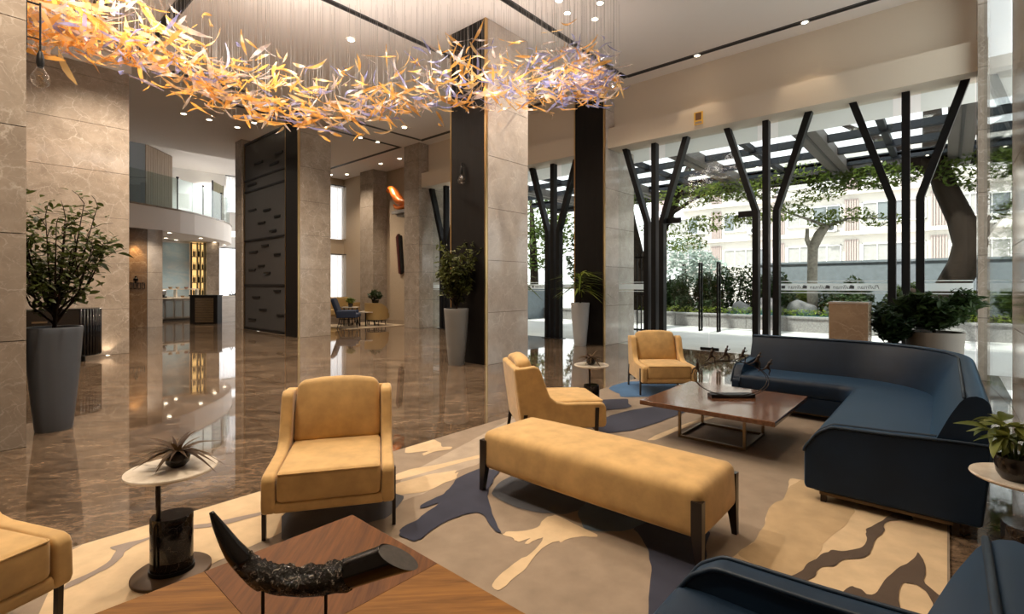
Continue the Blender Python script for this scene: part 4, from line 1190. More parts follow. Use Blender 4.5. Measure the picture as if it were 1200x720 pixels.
def tri(pts): return MB().prism(pts, lambda a, c: (a, c, .345), lambda a, c: (a, c, .3555))
obj('tabletop', B(-H, H, -H, H, .315, .345), TEAK_B, t)
# four veneer quarters, grain running along the diagonals so they meet as a diamond
for sx, sy in ((1, 1), (-1, 1), (-1, -1), (1, -1)):
    a = math.atan2(sy, sx)
    ca, sa = math.cos(-a), math.sin(-a)
    g = .0008
    sq = [(sx * g, sy * g), (sx * H, sy * g), (sx * H, sy * H), (sx * g, sy * H)]
    if sx * sy < 0: sq.reverse()
    loc_ = [(x * ca - y * sa, x * sa + y * ca) for x, y in sq]
    obj('veneer_quarter', MB().prism(loc_, lambda q, c: (q, c, .345), lambda q, c: (q, c, .3555)), TEAK_B if sx * sy > 0 else TEAK_A, t, rot=(0, 0, a))
for sx in (-1, 1):
    for sy in (-1, 1):
        obj('leg', B(sx * .28 - .011, sx * .28 + .011, sy * .28 - .011, sy * .28 + .011, 0, .315), BRONZE, t)

# horn sculpture
RX, RY = .661, -.750      # image-right direction on the floor
FX, FY = .750, .661
def hp(r, z, c=(.675, 1.425), f=0): return (c[0] + RX * r + FX * f, c[1] + RY * r + FY * f, z)
t = thing('horn_sculpture', 'large curved black horn with a carved rough middle on a thin stand', 'sculpture', (.675, 1.425, TZ))
def smooth_path(pts, n):
    out = []
    P = [Vector(p) for p in pts]; P = [P[0] * 2 - P[1]] + P + [P[-1] * 2 - P[-2]]
    for i in range(1, len(P) - 2):
        for k in range(n):
            s = k / n
            out.append(.5 * ((2 * P[i]) + (-P[i - 1] + P[i + 1]) * s + (2 * P[i - 1] - 5 * P[i] + 4 * P[i + 1] - P[i + 2]) * s * s + (-P[i - 1] + 3 * P[i] - 3 * P[i + 1] + P[i + 2]) * s ** 3))
    out.append(P[-2])
    return out
hk = [(-.262, .735), (-.235, .685), (-.19, .615), (-.13, .558), (-.06, .535), (.02, .53), (.09, .54), (.17, .565), (.25, .592), (.33, .615)]
hr = [.006, .017, .028, .033, .036, .038, .040, .043, .045, .046]
pa = smooth_path([(r, 0, z - TZ) for r, z in hk], 6)
rdi = [hr[min(i // 6, 8)] * (1 - (i % 6) / 6) + hr[min(i // 6 + 1, 9)] * ((i % 6) / 6) for i in range(len(pa))]
rot = math.atan2(RY, RX)
HORN = plain('polished horn', (.004, .0035, .0035), .16)
CUT = plain('horn core', (.035, .028, .022), .6, var=.3, vscale=60)
def carved():
    m, nt, b = nodes_of('carved horn')
    v = coords(nt, 'object')
    n = noise(nt, v, 55, 5, .7, 1.0)
    nt.links.new(ramp(nt, n.outputs['Fac'], [(.42, (.006, .005, .004)), (.56, (.022, .018, .014)), (.64, (.42, .37, .31))]), b.inputs['Base Color'])  # pale stop paints silver highlights of the relief into the base colour
    b.inputs['Roughness'].default_value = .16
    bump(nt, b, n.outputs['Fac'], 1.0, .03)
    return m
CARVED = carved()
def seg(a, b, nm, mat, scale=1.0, n=20, jit=0):
    m = MB().tube(pa[a:b], [q * scale for q in rdi[a:b]], n)
    if jit:
        rj = random.Random(2)
        m2 = []
        for (x, y, z) in m.v:
            k = jit * (math.sin(95 * x + 30 * z) * .6 + math.sin(160 * z + 47 * y) * .5 + rj.uniform(-.7, .7))
            m2.append((x + rj.uniform(-jit, jit) * .5, y * (1 + k * 12), z + k * .8))
        m.v = m2
    return obj(nm, m, mat, t, smooth=True, rot=(0, 0, rot))
seg(0, 16, 'tip', HORN)
seg(14, 41, 'carved_middle', CARVED, 1.02, 30, .0085)
m = MB().tube(pa[13:42], [q * .82 for q in rdi[13:42]], 16)
m.v = [(x, y, z - .010) for x, y, z in m.v]
obj('belly', m, HORN, t, smooth=True, rot=(0, 0, rot))
# butt with a slanted, oval cut facing up
k0 = 40; pts = pa[k0:]; m = MB().tube(pts, rdi[k0:], 24, cap=False)
nring = 24; L = len(pts)
axis = (pts[-1] - pts[-2]).normalized()
for k in range((L - 7) * nring, L * nring):
    v = Vector(m.v[k]); d = v - pts[-1]
    hgt = d.z
    ring = k // nring
    # shear the last rings so the end face tilts upward
    w = (ring - (L - 8)) / 7
    v = v - axis * (hgt + .040) * 1.15 * w
    m.v[k] = tuple(v)
obj('butt', m, HORN, t, smooth=True, rot=(0, 0, rot))
cap = MB().add(m.v[(L - 1) * nring:], [tuple(range(nring))])
obj('cut_face', cap, CUT, t, rot=(0, 0, rot))
for r, zt in ((-.11, .535), (.075, .515)):
    obj('stand_pin', MB().tube([(r, 0, .0), (r, 0, zt - TZ)], .005, 8), BLACKMETAL, t, rot=(0, 0, rot))
obj('stand_base', B(-.17, .14, -.035, .035, 0, .010), BLACKMETAL, t, rot=(0, 0, rot))

# ring sculpture with runners
t = thing('ring_sculpture', 'wire ring sculpture with small bronze runners on a black bar base', 'sculpture', (4.77, 1.50, TZ), rot)
obj('base_bar', B(-.20, .20, -.05, .05, 0, .032), BLACKMETAL, t)
cz = .175
for dy in (-.022, .022):
    obj('ring_wire', MB().tube([(.335 * math.cos(2 * PI * i / 72), dy + .10 * math.sin(2 * PI * i / 72 ), cz + .145 * math.sin(2 * PI * i / 72)) for i in range(72)], .0038, 6, closed=True), LEGMETAL, t, smooth=True)
RUN = plain('runner bronze', (.05, .036, .028), .4, .5)
def runner(name, base, tilt, face, scale):
    """a tiny striding figure grown as one skin: pelvis is the root"""
    pts = {'pel': (0, 0, .085), 'chest': (.012, 0, .125), 'neck': (.018, 0, .142), 'head': (.024, 0, .160), 'headt': (.024, 0, .168),
           'kf': (.035, -.008, .056), 'ff': (.030, -.008, .012), 'tf': (.046, -.008, .006),
           'kb': (-.022, .008, .048), 'fb': (-.066, .008, .026), 'tb': (-.072, .008, .012),
           'sl': (.014, -.018, .136), 'el': (-.016, -.026, .116), 'hl': (-.002, -.026, .092), 'sr': (.014, .018, .136), 'er': (.040, .026, .114), 'hr': (.062, .022, .130)}
    rad = {'pel': .0135, 'chest': .0145, 'neck': .006, 'head': .0105, 'headt': .009, 'kf': .008, 'ff': .005, 'tf': .004, 'kb': .008, 'fb': .005, 'tb': .004,
           'sl': .007, 'el': .005, 'hl': .0045, 'sr': .007, 'er': .005, 'hr': .0045}
    ed = [('pel', 'chest'), ('chest', 'neck'), ('neck', 'head'), ('head', 'headt'), ('pel', 'kf'), ('kf', 'ff'), ('ff', 'tf'), ('pel', 'kb'), ('kb', 'fb'), ('fb', 'tb'),
          ('chest', 'sl'), ('sl', 'el'), ('el', 'hl'), ('chest', 'sr'), ('sr', 'er'), ('er', 'hr')]
    ks = list(pts)
    me = bpy.data.meshes.new(name)
    me.from_pydata([pts[k] for k in ks], [(ks.index(a), ks.index(b)) for a, b in ed], [])
    me.materials.append(RUN)
    o = link(name, me, t)
    sk = o.modifiers.new('skin', 'SKIN'); sk.use_smooth_shade = True
    for k in ks:
        d = me.skin_vertices[0].data[ks.index(k)]
        d.radius = (rad[k] * .95, rad[k] * .95); d.use_root = (k == 'pel')
    o.modifiers.new('sub', 'SUBSURF').levels = 1
    o.location = base; o.rotation_euler = (0, tilt, face); o.scale = (scale,) * 3
    return o
for (ang, fa) in ((168, 0), (116, 0), (92, 0), (66, 0), (40, 0), (14, 0)):
    a = R(ang)
    tl = R(90 - ang) * .2
    runner('runner', (.335 * math.cos(a), .10 * math.sin(a), cz + .145 * math.sin(a) - .008), tl, PI if ang > 160 else 0, .92)

# ------------------------------------------------------------ plants helpers
def leaf_mesh(name, l, w, mat, bend=.25, n=4):
    vs = []; fs = []
    for i in range(n + 1):
        s = i / n
        ww = w * math.sin(PI * min(.999, s ** .8 * .97 + .015)) ** .9
        z = -bend * l * s * s
        vs += [(l * s, -ww, z + .25 * ww), (l * s, 0, z), (l * s, ww, z + .25 * ww)]
    for i in range(n):
        a = 3 * i
        fs += [(a, a + 3, a + 4, a + 1), (a + 1, a + 4, a + 5, a + 2)]
    me = bpy.data.meshes.new(name); me.from_pydata(vs, [], fs)
    for p in me.polygons: p.use_smooth = True
    me.materials.append(mat)
    return me
def put_leaf(me, parent, pos, direction, roll, scale, name='leaf'):
    d = Vector(direction).normalized()
    q = d.to_track_quat('X', 'Z')
    M = Matrix.Translation(pos) @ q.to_matrix().to_4x4() @ Matrix.Rotation(roll, 4, 'X') @ Matrix.Scale(scale, 4)
    o = bpy.data.objects.new(name, me); COL.objects.link(o)
    o.parent = parent; o.matrix_local = M
    return o
POT_PROF = [(.001, .0), (.165, .0), (.172, .02), (.20, .25), (.236, .60), (.262, .93), (.268, .985), (.262, 1.0), (.245, 1.0), (.238, .93), (.001, .93)]
def tall_pot(t, mat, s=1.0):
    obj('pot', MB().lathe([(a * s * .82, b * s) for a, b in POT_PROF[:-1]] + [(.001, .93 * s)], 40), mat, t, smooth='auto')
    obj('soil', MB().lathe([(.001, .935 * s), (.192 * s, .935 * s), (.192 * s, .945 * s), (.001, .95 * s)], 24), SOIL, t)
def branches(rng, z0, spread, height, nb, depth=2):
    tubes = []; tips = []
    trunk = [(0, 0, z0 - .05), (.01, 0, z0 + height * .12), (.0, .01, z0 + height * .22)]
    tubes.append((trunk, [.022, .018, .015]))
    for i in range(nb):
        a = 2 * PI * i / nb + rng.uniform(-.3, .3)
        s = Vector((0, .0, z0 + height * rng.uniform(.04, .22)))
        rr_ = spread * rng.uniform(.45, 1.0); zz = z0 + height * rng.uniform(.45, 1.0)
        e = Vector((math.cos(a) * rr_, math.sin(a) * rr_, zz))
        mid = s.lerp(e, .5) + Vector((math.cos(a) * rr_ * .12, math.sin(a) * rr_ * .12, -height * .06))
        tubes.append(([s, mid, e], [.011, .008, .003]))
        for k in range(7):
            f = .35 + .65 * k / 6
            p = (s * (1 - f) ** 2 + mid * 2 * f * (1 - f) + e * f * f)
            q = p + Vector((rng.gauss(0, .10) * spread * 2, rng.gauss(0, .10) * spread * 2, rng.uniform(.0, .16) * height))
            tubes.append(([p, p.lerp(q, .5) + Vector((0, 0, .02)), q], [.004, .003, .002]))
            tips += [p, q, p.lerp(q, .6)]
    return tubes, tips
LEAF_OLIVE = leafy('olive leaf', (.035, .045, .010), (.15, .155, .04))
# ficus beside the left column
def ficus(label, loc, seed, pot, height, spread, nb, nleaf, llen, mat, objects, potscale=1.0):
    t = thing('potted_ficus', label, 'potted plant', loc)
    tall_pot(t, pot, potscale)
    rng = random.Random(seed)
    tubes, tips = branches(rng, .95 * potscale, spread, height, nb)
    m = MB()
    for p, r_ in tubes: m.tube(p, r_, 6)
    obj('stem', m, BARK, t, smooth=True)
    me = [leaf_mesh('leaf', llen, llen * .22, mat, b) for b in (.15, .3, .5)]
    if objects:
        mm = MB()
        for i in range(1300):
            p = rng.choice(tips)
            d = Vector((rng.gauss(0, 1), rng.gauss(0, 1), rng.uniform(-.5, .7))).normalized()
            M = Matrix.Translation(p + Vector((rng.gauss(0, .05), rng.gauss(0, .05), rng.gauss(0, .04)))) @ d.to_track_quat('X', 'Z').to_matrix().to_4x4() @ Matrix.Rotation(rng.uniform(-.8, .8), 4, 'X') @ Matrix.Scale(rng.uniform(.4, .7), 4)
            src = rng.choice(me)
            mm.add([M @ v.co for v in src.vertices], [tuple(q.vertices) for q in src.polygons])
        obj('small_leaves', mm, mat, t, kind='stuff', smooth=True)
        for i in range(nleaf):
            p = tips[i % len(tips)] if i < len(tips) else rng.choice(tips)
            d = Vector((rng.gauss(0, 1), rng.gauss(0, 1), rng.uniform(-.5, .7)))
            put_leaf(rng.choice(me), t, p + Vector((rng.gauss(0, .02), rng.gauss(0, .02), rng.gauss(0, .02))), d, rng.uniform(-.8, .8), rng.uniform(.55, 1.1))
    else:
        mm = MB()
        for i in range(nleaf):
            p = rng.choice(tips)
            d = Vector((rng.gauss(0, 1), rng.gauss(0, 1), rng.uniform(-.6, .6))).normalized()
            M = Matrix.Translation(p + Vector((rng.gauss(0, .03), rng.gauss(0, .03), rng.gauss(0, .03)))) @ d.to_track_quat('X', 'Z').to_matrix().to_4x4() @ Matrix.Rotation(rng.uniform(-.8, .8), 4, 'X') @ Matrix.Scale(rng.uniform(.6, 1.2), 4)
            src = rng.choice(me)
            mm.add([M @ v.co for v in src.vertices], [tuple(q.vertices) for q in src.polygons])
        obj('foliage', mm, mat, t, kind='stuff', smooth=True)
    return t
ficus('tall grey planter with a spreading dark leaved ficus beside the left marble column', (.65, 6.52, 0), 11, POTGREY, 1.26, .43, 22, 295, .125, LEAF, True)
ficus('tall planter with a bushy olive ficus in front of the dark middle column panel', (5.90, 6.52, 0), 12, POTWARM, 1.12, .33, 14, 1500, .095, LEAF_OLIVE, False)
# the first ficus also carries many leaves too small to pick apart
# drooping plants in pale tall planters
def drooper(label, loc, seed, mat):
    t = thing('potted_dracaena', label, 'potted plant', loc)
    tall_pot(t, mat)
    rng = random.Random(seed)
    obj('stem', MB().tube([(0, 0, .9), (.02, 0, 1.2), (0, .02, 1.62)], [.02, .018, .012], 8).tube([(.05, .03, .9), (.06, .04, 1.35)], [.016, .010], 8), BARK, t, smooth=True)
    me = [leaf_mesh('leaf', .36, .030, LEAF_LIGHT, b, 7) for b in (1.3, 1.7, 2.2)]
    for i in range(58):
        a = rng.uniform(0, 2 * PI); z = rng.uniform(1.22, 1.72)
        put_leaf(rng.choice(me), t, (.03 * math.cos(a), .03 * math.sin(a), z), (math.cos(a), math.sin(a), rng.uniform(.5, 2.2)), rng.uniform(-.3, .3), rng.uniform(.7, 1.1))
    return t
drooper('tall pale planter with a drooping bright green plant before the entrance column', (9.74, 6.46, 0), 13, plain('pale grey planter', (.34, .34, .34), .45))
drooper('tall pale planter with drooping leaves half hidden behind the pale lobby column', (9.75, 8.36, 0), 14, plain('pale grey planter', (.34, .34, .34)))
# two dark shrubs by the facade
def shrub(label, loc, seed, pot_r, pot_h, mat, spread, height, nl):
    t = thing('potted_shrub', label, 'potted plant', loc)
    obj('pot', MB().lathe([(.001, 0), (pot_r * .86, 0), (pot_r, pot_h * .98), (pot_r, pot_h), (pot_r * .93, pot_h), (pot_r * .92, pot_h - .04), (.001, pot_h - .04)], 40), mat, t, smooth='auto')
    obj('soil', MB().lathe([(.001, pot_h - .035), (pot_r * .9, pot_h - .035), (pot_r * .9, pot_h - .03), (.001, pot_h - .02)], 20), SOIL, t)
    rng = random.Random(seed)
    tubes, tips = branches(rng, pot_h, spread, height, 12)
    m = MB()
    for p, r_ in tubes: m.tube(p, r_, 6)
    obj('stem', m, BARK, t)
    obj('foliage', leaf_cloud(rng, [(p.x, p.y, p.z, .13, .13, .09, 1) for p in tips], .075, nl / len(tips)), LEAF_DARK, t, kind='stuff')
    return t
shrub('large round taupe planter with a dense dark shrub by the right end of the glass', (9.35, .14, 0), 15, .335, .74, plain('taupe planter', (.15, .125, .10), .6), .40, .50, 3400)
shrub('smaller grey planter with a dark shrub between the marble pedestal and the large planter', (9.15, .60, 0), 17, .245, .54, plain('dark taupe planter', (.12, .11, .10), .6), .27, .55, 1900)
# marble pedestal
t = thing('marble_pedestal', 'square brown marble pedestal behind the curved sofa by the glass facade', 'pedestal', (8.7, 1.08, 0))
obj('block', B(-.22, .22, -.25, .22, .04, 1.14), marble('marble brown light', (.42, .31, .21), (.30, .21, .14), (.56, .45, .34), 1.3, .15), t, bevel=.004, seg=1)
obj('cap_slab', B(-.225, .225, -.255, .225, 1.14, 1.165), STONE_PALE_DAYLIT, t)
obj('plinth', B(-.20, .20, -.23, .20, 0, .04), JOINT, t)

# ------------------------------------------------------------ side tables and their plants
def side_table(label, loc, rz):
    t = thing('side_table', label, 'side table', loc, rz, 'round marble side tables')
    obj('base_plate', MB().lathe([(.001, 0), (.165, 0), (.165, .012), (.160, .016), (.001, .016)], 40), plain('brown plate', (.085, .052, .028), .45, .35), t, smooth='auto')
    obj('marble_drum', MB().lathe([(.001, .016), (.088, .016), (.090, .02), (.090, .276), (.086, .282), (.001, .282)], 32, (0, 0, 0), 1.0, .86), BLACKSTONE, t, smooth='auto')
    obj('drum_foot', MB().lathe([(.001, .016), (.096, .016), (.096, .034), (.001, .034)], 32, (0, 0, 0), 1, .86), BLACKMETAL, t, smooth='auto')
    obj('rod', MB().tube([(-.040, -.045, .26), (-.040, -.045, .485)], .011, 12).tube([(-.040, -.082, .06), (-.040, -.082, .26), (-.040, -.045, .275)], .006, 8), LEGMETAL, t, smooth=True)
    obj('tabletop', MB().lathe([(.001, .482), (.165, .482), (.188, .492), (.193, .500), (.190, .506), (.001, .507)], 48), ONYX, t, smooth='auto')
    return t
st1 = side_table('cream round side table with black marble drum, in front at the left under a bromeliad', (.70, 2.81, Z0), R(-35))
copy_tree(st1, (4.72, 2.98, Z0), R(-35), 'small far round side table between two mustard chairs, holding a spiky plant')
copy_tree(st1, (3.31, -.27, 0), R(20), 'round side table at the right edge, between the two navy sofas')
def bromeliad(label, loc, seed):
    t = thing('potted_bromeliad', label, 'potted plant', loc)
    obj('pot', MB().lathe([(.001, 0), (.030, 0), (.050, .022), (.053, .045), (.043, .07), (.033, .078), (.030, .074), (.028, .06), (.001, .06)], 28), DARKPOT, t, smooth='auto')
    rng = random.Random(seed)
    me = [leaf_mesh('leaf', .135, .0105, SPIKE, b, 7) for b in (.5, .9, 1.35)]
    for i in range(46):
        a = 2.4 * i; el = rng.uniform(.1, 1.9)
        put_leaf(rng.choice(me), t, (.012 * math.cos(a), .012 * math.sin(a), .068), (math.cos(a), math.sin(a), el), rng.uniform(-.2, .2), rng.uniform(.6, 1.1))
    return t
bromeliad('brown spiky bromeliad in a dark ball pot on the left round side table', (.725, 2.815, Z0 + .507), 21)
bromeliad('brown spiky bromeliad in a dark ball pot on the far round side table', (4.71, 2.98, Z0 + .507), 22)
t = thing('potted_rubber_plant', 'leafy green plant in a dark pot on the right edge side table', 'potted plant', (3.235, -.235, .507))
obj('pot', MB().lathe([(.001, 0), (.048, 0), (.066, .03), (.072, .075), (.066, .105), (.060, .105), (.060, .09), (.001, .09)], 28), DARKPOT, t, smooth='auto')
rng = random.Random(31)
m = MB(); me = [leaf_mesh('leaf', .125, .027, leafy('pothos leaf', (.045, .075, .018), (.17, .20, .05), .3), b, 5) for b in (.15, .35, .6)]
tp_ = []
for i in range(11):
    a = 2.4 * i; r_ = rng.uniform(.03, .13); z = rng.uniform(.16, .285)
    m.tube([(.01 * math.cos(a), .01 * math.sin(a), .08), (r_ * .5 * math.cos(a), r_ * .5 * math.sin(a), z * .7), (r_ * math.cos(a), r_ * math.sin(a), z)], [.004, .003, .002], 6)
    tp_ += [(r_ * math.cos(a), r_ * math.sin(a), z, a)] * 5
obj('stem', m, LEAF_DARK, t)
for (x, y, z, a) in tp_:
    aa = a + rng.gauss(0, 1.0)
    put_leaf(rng.choice(me), t, (x, y, z), (math.cos(aa), math.sin(aa), rng.uniform(-.5, .8)), rng.uniform(-.5, .5), rng.uniform(.6, 1.1))

# ------------------------------------------------------------ dark console by the left wall
t = thing('console_desk', 'black fluted console with a rounded end behind the left planter', 'desk', (1.2, 12.22, 0))
GLOSSB = plain('black lacquer', (.006, .006, .007), .12)
body = MB(); oc = [(-1.6, -.32), (.35, -.32)] + arc(.35, 0, .32, R(-90), R(90), 12) + [(-1.6, .32)]
body.prism(oc, lambda a, c: (a, c, .10), lambda a, c: (a, c, .98))
obj('body', body, GLOSSB, t, smooth='auto')
fl_ = MB()
for i in range(22):
    a = R(-90 + 180 * i / 21); fl_.tube([(.35 + .325 * math.cos(a), .325 * math.sin(a), .11), (.35 + .325 * math.cos(a), .325 * math.sin(a), .97)], .02, 8)
obj('flutes', fl_, GLOSSB, t, smooth=True, kind='stuff')
obj('foot', MB().tube([(.3, 0, 0), (.3, 0, .10)], .16, 20).tube([(-1.1, 0, 0), (-1.1, 0, .10)], .16, 20), BLACKMETAL, t)
obj('nameplate', B(-.30, -.10, -.326, -.32, .74, .77), BRONZE, t)
obj('handle', B(-1.0, -.55, -.33, -.32, .62, .635), BRONZE, t)
spot(2.05, 12.62, .02, 4, 110, WARM, aim=(0, .25, 1), size=.02)
t = thing('floor_uplight', 'tiny floor uplight at the foot of the left marble wall', 'floor light', (2.05, 12.6, 0))
obj('housing', MB().lathe([(.03, 0), (.045, 0), (.045, .006), (.03, .006), (.03, 0)], 14, cap=False), STEEL, t)
obj('lens', MB().lathe([(.001, 0), (.03, 0), (.03, .004), (.001, .004)], 14), GLOW, t)

# ------------------------------------------------------------ bulb sconces
BULB = glass('bulb glass', (.96, .93, .88), .7, .12)
def sconce(label, loc, rz, big):
    t = thing('bulb_sconce', label, 'wall lamp', loc, rz, 'bare bulb sconces')
    obj('bracket', MB().tube([(0, 0, .60 if big else .22), (-.10, 0, .60 if big else .22)], .010, 8).tube([(-.10, 0, .62 if big else .24), (-.10, 0, .16)], .008, 8).tube([(0, 0, .28 if big else .17), (-.10, 0, .28 if big else .17)], .006, 6), BLACKMETAL, t)
    obj('wall_plate', B(-.012, .0, -.03, .03, .16, .64 if big else .26), BLACKMETAL, t)
    obj('socket', MB().lathe([(.001, .02), (.02, .02), (.03, .06), (.026, .13), (.015, .17), (.001, .17)], 14, (-.10, 0, 0)), BLACKMETAL, t, smooth='auto')
    obj('bulb', MB().lathe([(.020, .03), (.035, .0), (.062, -.05), (.070, -.09), (.060, -.13), (.035, -.155), (.001, -.163)], 20, (-.10, 0, 0)), BULB, t, smooth=True)
    obj('filament', MB().tube([(-.10 + .018 * math.cos(i * 1.3), .018 * math.sin(i * 1.3), -.02 - .008 * i) for i in range(9)], .003, 5), GOLD, t)
    return t
sconce('bare bulb sconce on a long black bracket beside the left marble column', (.435, 6.30, 3.40), PI, True)
sconce('bare bulb sconce on the dark panel of the middle lobby column', (6.215, 6.62, 3.40), 0, False)

# ------------------------------------------------------------ far lounge
TUB = plain('ochre fabric', (.42, .28, .11), .8)
BLUEF = plain('blue fabric', (.022, .035, .075), .7)
t = thing('wing_chair', 'dark blue wing chair on thin metal legs in the far lounge', 'chair', (8.75, 15.0, 0), R(52))
obj('seat', MB().rbox(-.34, .34, -.36, .30, .34, .48, .05), BLUEF, t, smooth=True)
obj('backrest', MB().rbox(-.36, .36, -.06, .06, 0, .62, .05, M=Matrix.Translation((0, .28, .40)) @ Matrix.Rotation(R(-20), 4, 'X')), BLUEF, t, smooth=True)
for s in (-1, 1): obj('arm', MB().rbox(s * .36 - .04, s * .36 + .04, -.28, .34, .34, .58, .03), BLUEF, t, smooth=True)
for sx in (-1, 1):
    for sy in (-1, 1): obj('leg', MB().tube([(sx * .25, sy * .22, .36), (sx * .33, sy * .32, 0)], .012, 8), LEGMETAL, t)
t = thing('tub_chair', 'ochre tub chair seen from behind beside the far lounge table', 'chair', (9.85, 15.05, 0), R(115))
sh = MB(); sv = []; sf = []
for i in range(17):
    a = R(-30 + 240 * i / 16)
    hh = .80 if 35 < math.degrees(a) < 145 else .80 - .26 * min(1, (min(abs(math.degrees(a) - 35), abs(math.degrees(a) - 145)) / 55))
    for r_, z in ((.30, .22), (.37, .22), (.41, hh), (.34, hh)): sv.append((r_ * math.cos(a), r_ * math.sin(a), z))
for i in range(16):
    for q in range(4): sf.append((4 * i + q, 4 * i + (q + 1) % 4, 4 * i + 4 + (q + 1) % 4, 4 * i + 4 + q))
sh.add(sv, sf + [(3, 2, 1, 0), (64, 65, 66, 67)])
obj('shell', sh, TUB, t, smooth='auto')
obj('seat', MB().rbox(-.31, .31, -.36, .28, .24, .44, .05), TUB, t, smooth=True)
obj('base_ring', MB().tube([(.32 * math.cos(2 * PI * i / 24), .32 * math.sin(2 * PI * i / 24), .20) for i in range(24)], .014, 6, closed=True), LEGMETAL, t)
for a in (45, 135, 225, 315): obj('leg', MB().tube([(.30 * math.cos(R(a)), .30 * math.sin(R(a)), .21), (.33 * math.cos(R(a)), .33 * math.sin(R(a)), 0)], .014, 8), LEGMETAL, t)
copy_tree(t, (9.5, 16.3, 0), R(200), 'ochre tub chair behind the small tables in the far lounge')
t = thing('lounge_sofa', 'brown ochre sofa under the curtained window of the far lounge', 'sofa', (10.2, 18.9, 0))
obj('seat', MB().rbox(-1.0, 1.0, -.42, .40, .18, .44, .05), TUB, t, smooth=True)
obj('backrest', MB().rbox(-1.0, 1.0, .28, .46, .40, .92, .06), TUB, t, smooth=True)
for sx in (-.9, .9):
    for sy in (-.35, .35): obj('leg', B(sx - .02, sx + .02, sy - .02, sy + .02, 0, .19), LEGMETAL, t)
def small_table(label, loc, r, h):
    t = thing('lounge_table', label, 'table', loc)
    obj('top', MB().lathe([(.001, h - .03), (r, h - .03), (r, h), (.001, h)], 28), ONYX, t, smooth='auto')
    for a in (45, 135, 225, 315): obj('leg', B(r * .75 * math.cos(R(a)) - .015, r * .75 * math.cos(R(a)) + .015, r * .75 * math.sin(R(a)) - .015, r * .75 * math.sin(R(a)) + .015, 0, h - .03), BLACKMETAL, t)
small_table('taller round table with a small green plant in the far lounge', (9.2, 15.65, 0), .30, .66)
small_table('lower round table in front of the ochre tub chair in the far lounge', (9.55, 15.15, 0), .34, .50)
def tuft(label, loc, seed, s, mat, h):
    t = thing('potted_fern', label, 'potted plant', loc)
    obj('pot', MB().lathe([(.001, 0), (.07 * s, 0), (.09 * s, .12 * s), (.08 * s, .12 * s), (.001, .10 * s)], 16), DARKPOT, t, smooth='auto')
    obj('foliage', leaf_cloud(random.Random(seed), [(0, 0, .12 * s + h * .5, h * .7, h * .7, h * .5, 1)], .06 * s, 160), mat, t, kind='stuff')
tuft('small bright green plant on the taller far lounge table', (9.2, 15.65, .66), 41, 1.0, LEAF_LIGHT, .20)
t = thing('plant_stand', 'dark plant stand by the brown stone column in the far lounge', 'stand', (10.75, 16.5, 0))
obj('top', B(-.2, .2, -.2, .2, .62, .66), BLACKMETAL, t)
for sx in (-.17, .17):
    for sy in (-.17, .17): obj('leg', B(sx - .015, sx + .015, sy - .015, sy + .015, 0, .62), BLACKMETAL, t)
tuft('dark leafy plant with white flowers on the dark stand in the far lounge', (10.75, 16.5, .66), 42, 1.6, LEAF_DARK, .36)
lr = obj('lounge_rug', B(8.4, 10.6, 14.3, 16.6, .001, .012), pile('lounge', (.36, .28, .19)))
tag(lr, 'beige rug under the tables of the far lounge', 'rug')
# orange sculpture on a wall bracket, slim wall relief
t = thing('orange_sculpture', 'glossy orange wave shaped sculpture high on the far lounge wall', 'sculpture', (11.45, 15.72, 4.32))
ORG = plain('orange lacquer', (.78, .20, .035), .18)
sp = smooth_path([(0, .95, .82), (0, .72, .90), (0, .45, .62), (0, .18, .36), (0, -.12, .27), (0, -.32, .24)], 6)
m = MB().tube(sp, [.10 + .12 * math.sin(PI * i / (len(sp) - 1)) for i in range(len(sp))], 14, squash=.75)
obj('body', m, ORG, t, smooth=True)
obj('lower_fold', MB().tube(smooth_path([(0, .55, .24), (0, .35, .12), (0, .05, .10), (0, -.3, .14)], 6), [.06] * 4 + [.10] * 12 + [.07] * 3, 12, squash=.7), ORG, t, smooth=True)
t = thing('wall_bracket', 'grey stone wall ledge carrying the orange sculpture', 'shelf', (11.6, 15.72, 4.09))
obj('ledge', B(-.28, .25, -.45, .55, .10, .22), GRAN, t)
obj('under_ledge', B(-.18, .25, -.40, .35, 0, .10), GRAN, t)
t = thing('wall_relief', 'tall narrow dark wall relief below the orange sculpture', 'wall art', (11.80, 16.30, 1.85))
obj('left_strip', MB().prism([(-.02, .0), (.10, .05), (.28, 1.5), (.14, 1.62)], lambda a, c: (-.06, a, c), lambda a, c: (.05, a, c)), plain('dark red lacquer', (.06, .012, .012), .3), t)
obj('right_strip', MB().prism([(-.16, .10), (-.06, .02), (.12, 1.55), (.0, 1.55)], lambda a, c: (-.05, a, c), lambda a, c: (.05, a, c)), BLACKMETAL, t)
for (x, y, w) in ((11.0, 16.2, 160), (10.4, 15.0, 160), (9.6, 15.6, 160)):
    spot(x, y, 6.05, w, 60, WARM)

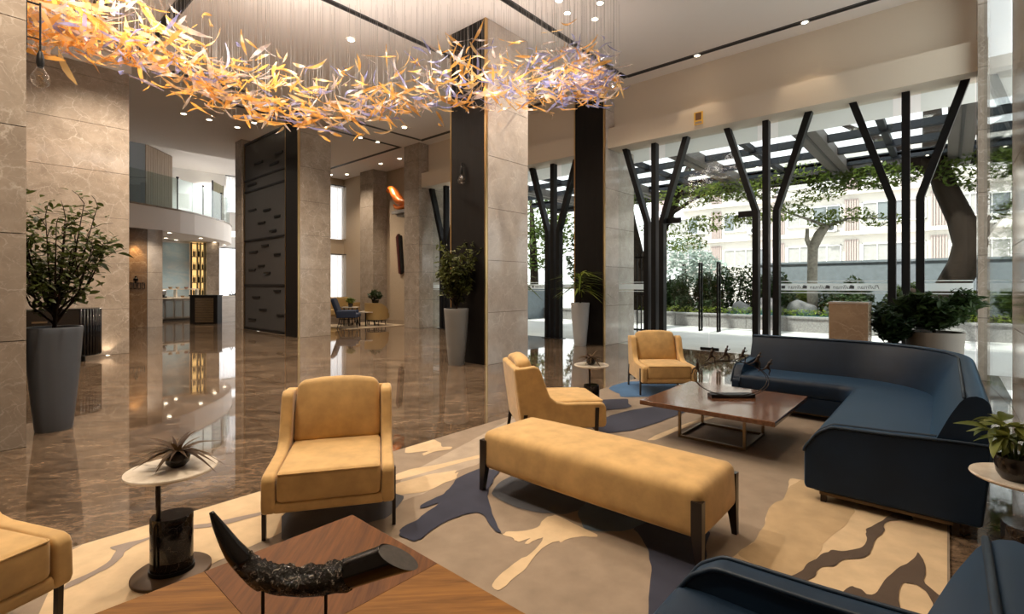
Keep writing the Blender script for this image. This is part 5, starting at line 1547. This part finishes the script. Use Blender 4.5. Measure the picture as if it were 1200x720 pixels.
# ------------------------------------------------------------ chandelier
t = thing('chandelier', 'long sweeping chandelier of amber and lilac glass strips on fine wires', 'chandelier', (4.3, 7.0, ZC))
CP = [Vector(p) for p in ((.35, 8.40, 4.30), (.65, 8.33, 4.26), (1.55, 8.25, 4.34), (2.58, 8.26, 4.16), (3.8, 8.08, 3.98), (4.8, 7.11, 4.13), (5.75, 6.03, 4.42), (6.50, 5.05, 4.36), (6.85, 4.55, 4.44), (7.02, 4.32, 4.52))]
PV = smooth_path(CP, 10)
AMB = [art_glass('amber glass', (.80, .41, .09), .28), art_glass('honey glass', (.80, .53, .22), .40)]
LIL = art_glass('lilac glass', (.32, .33, .62), .42)
CLR = art_glass('clear pink glass', (.86, .70, .62), .68)
rng = random.Random(77)
def strip_mesh(l, w, bend, tw, mat):
    vs = []; fs = []; n = 6
    for i in range(n + 1):
        s = i / n
        ww = w * (.16 + .84 * math.sin(PI * s ** .7) ** 1.3)
        x = (s - .5) * l; z = bend * l * (4 * (s - .5) ** 2)
        a = tw * (s - .5)
        vs += [(x, ww * math.cos(a), z + ww * math.sin(a)), (x, -ww * math.cos(a), z - ww * math.sin(a))]
    for i in range(n): fs.append((2 * i, 2 * i + 2, 2 * i + 3, 2 * i + 1))
    me = bpy.data.meshes.new('glass_strip'); me.from_pydata(vs, [], fs)
    for p in me.polygons: p.use_smooth = True
    me.materials.append(mat)
    return me
kinds = {}
for nm, mt in (('a', AMB[0]), ('h', AMB[1]), ('l', LIL), ('c', CLR)):
    kinds[nm] = [strip_mesh(.42 + .06 * i, .030 + .005 * (i % 3), (-.12, .10, .18, .03)[i], (1.2, 2.4, .7, 1.8)[i], mt) for i in range(4)]
org = Vector((4.3, 7.0, ZC))
stuffs = {k: MB() for k in kinds}
wires = MB()
NS = 1600
for i in range(NS):
    f = (i + rng.random()) / NS
    k = f * (len(PV) - 1); a = int(k)
    p = PV[a].lerp(PV[min(a + 1, len(PV) - 1)], k - a)
    # a drift: dense along its lower edge, thinning out upwards
    taper = min(1, f / .05 + .45) * min(1, (1 - f) / .10 + .28)
    dz = (.04 + rng.gammavariate(1.7, .24)) * taper
    dz = min(dz, rng.uniform(.7, 1.15) * taper)
    d = Vector((rng.gauss(0, .34), rng.gauss(0, .34), 0)) * taper
    pos = p + d + Vector((0, 0, dz))
    u = rng.random()
    pl = .10 + .32 * max(0, (f - .35) / .65)
    kd = 'l' if u < pl else ('c' if u < pl + .20 else ('h' if u < pl + .42 else 'a'))
    me = rng.choice(kinds[kd])
    yaw = rng.uniform(0, 2 * PI); pit = rng.gauss(0, .42)
    dirv = Vector((math.cos(yaw) * math.cos(pit), math.sin(yaw) * math.cos(pit), math.sin(pit)))
    sc = rng.uniform(.6, 1.1) * (1 - .25 * f)
    roll = rng.gauss(0, 1.0)
    if i % 6 == 0:
        put_leaf(me, t, pos - org, dirv, roll, sc * 1.1, 'glass_strip')
    else:
        M = Matrix.Translation(pos - org) @ dirv.to_track_quat('X', 'Z').to_matrix().to_4x4() @ Matrix.Rotation(roll, 4, 'X') @ Matrix.Scale(sc, 4)
        stuffs[kd].add([M @ v.co for v in me.vertices], [tuple(q.vertices) for q in me.polygons])
    if i % 3 == 0:
        q = pos - org
        wires.tube([(q.x, q.y, q.z), (q.x, q.y, 0)], .0015, 3, cap=False)
for kd, m in stuffs.items():
    obj('glass_strips', m, kinds[kd][0].materials[0], t, smooth=True, kind='stuff')
obj('suspension_wires', wires, plain('wire', (.33, .31, .29), .5, .2), t, kind='stuff')
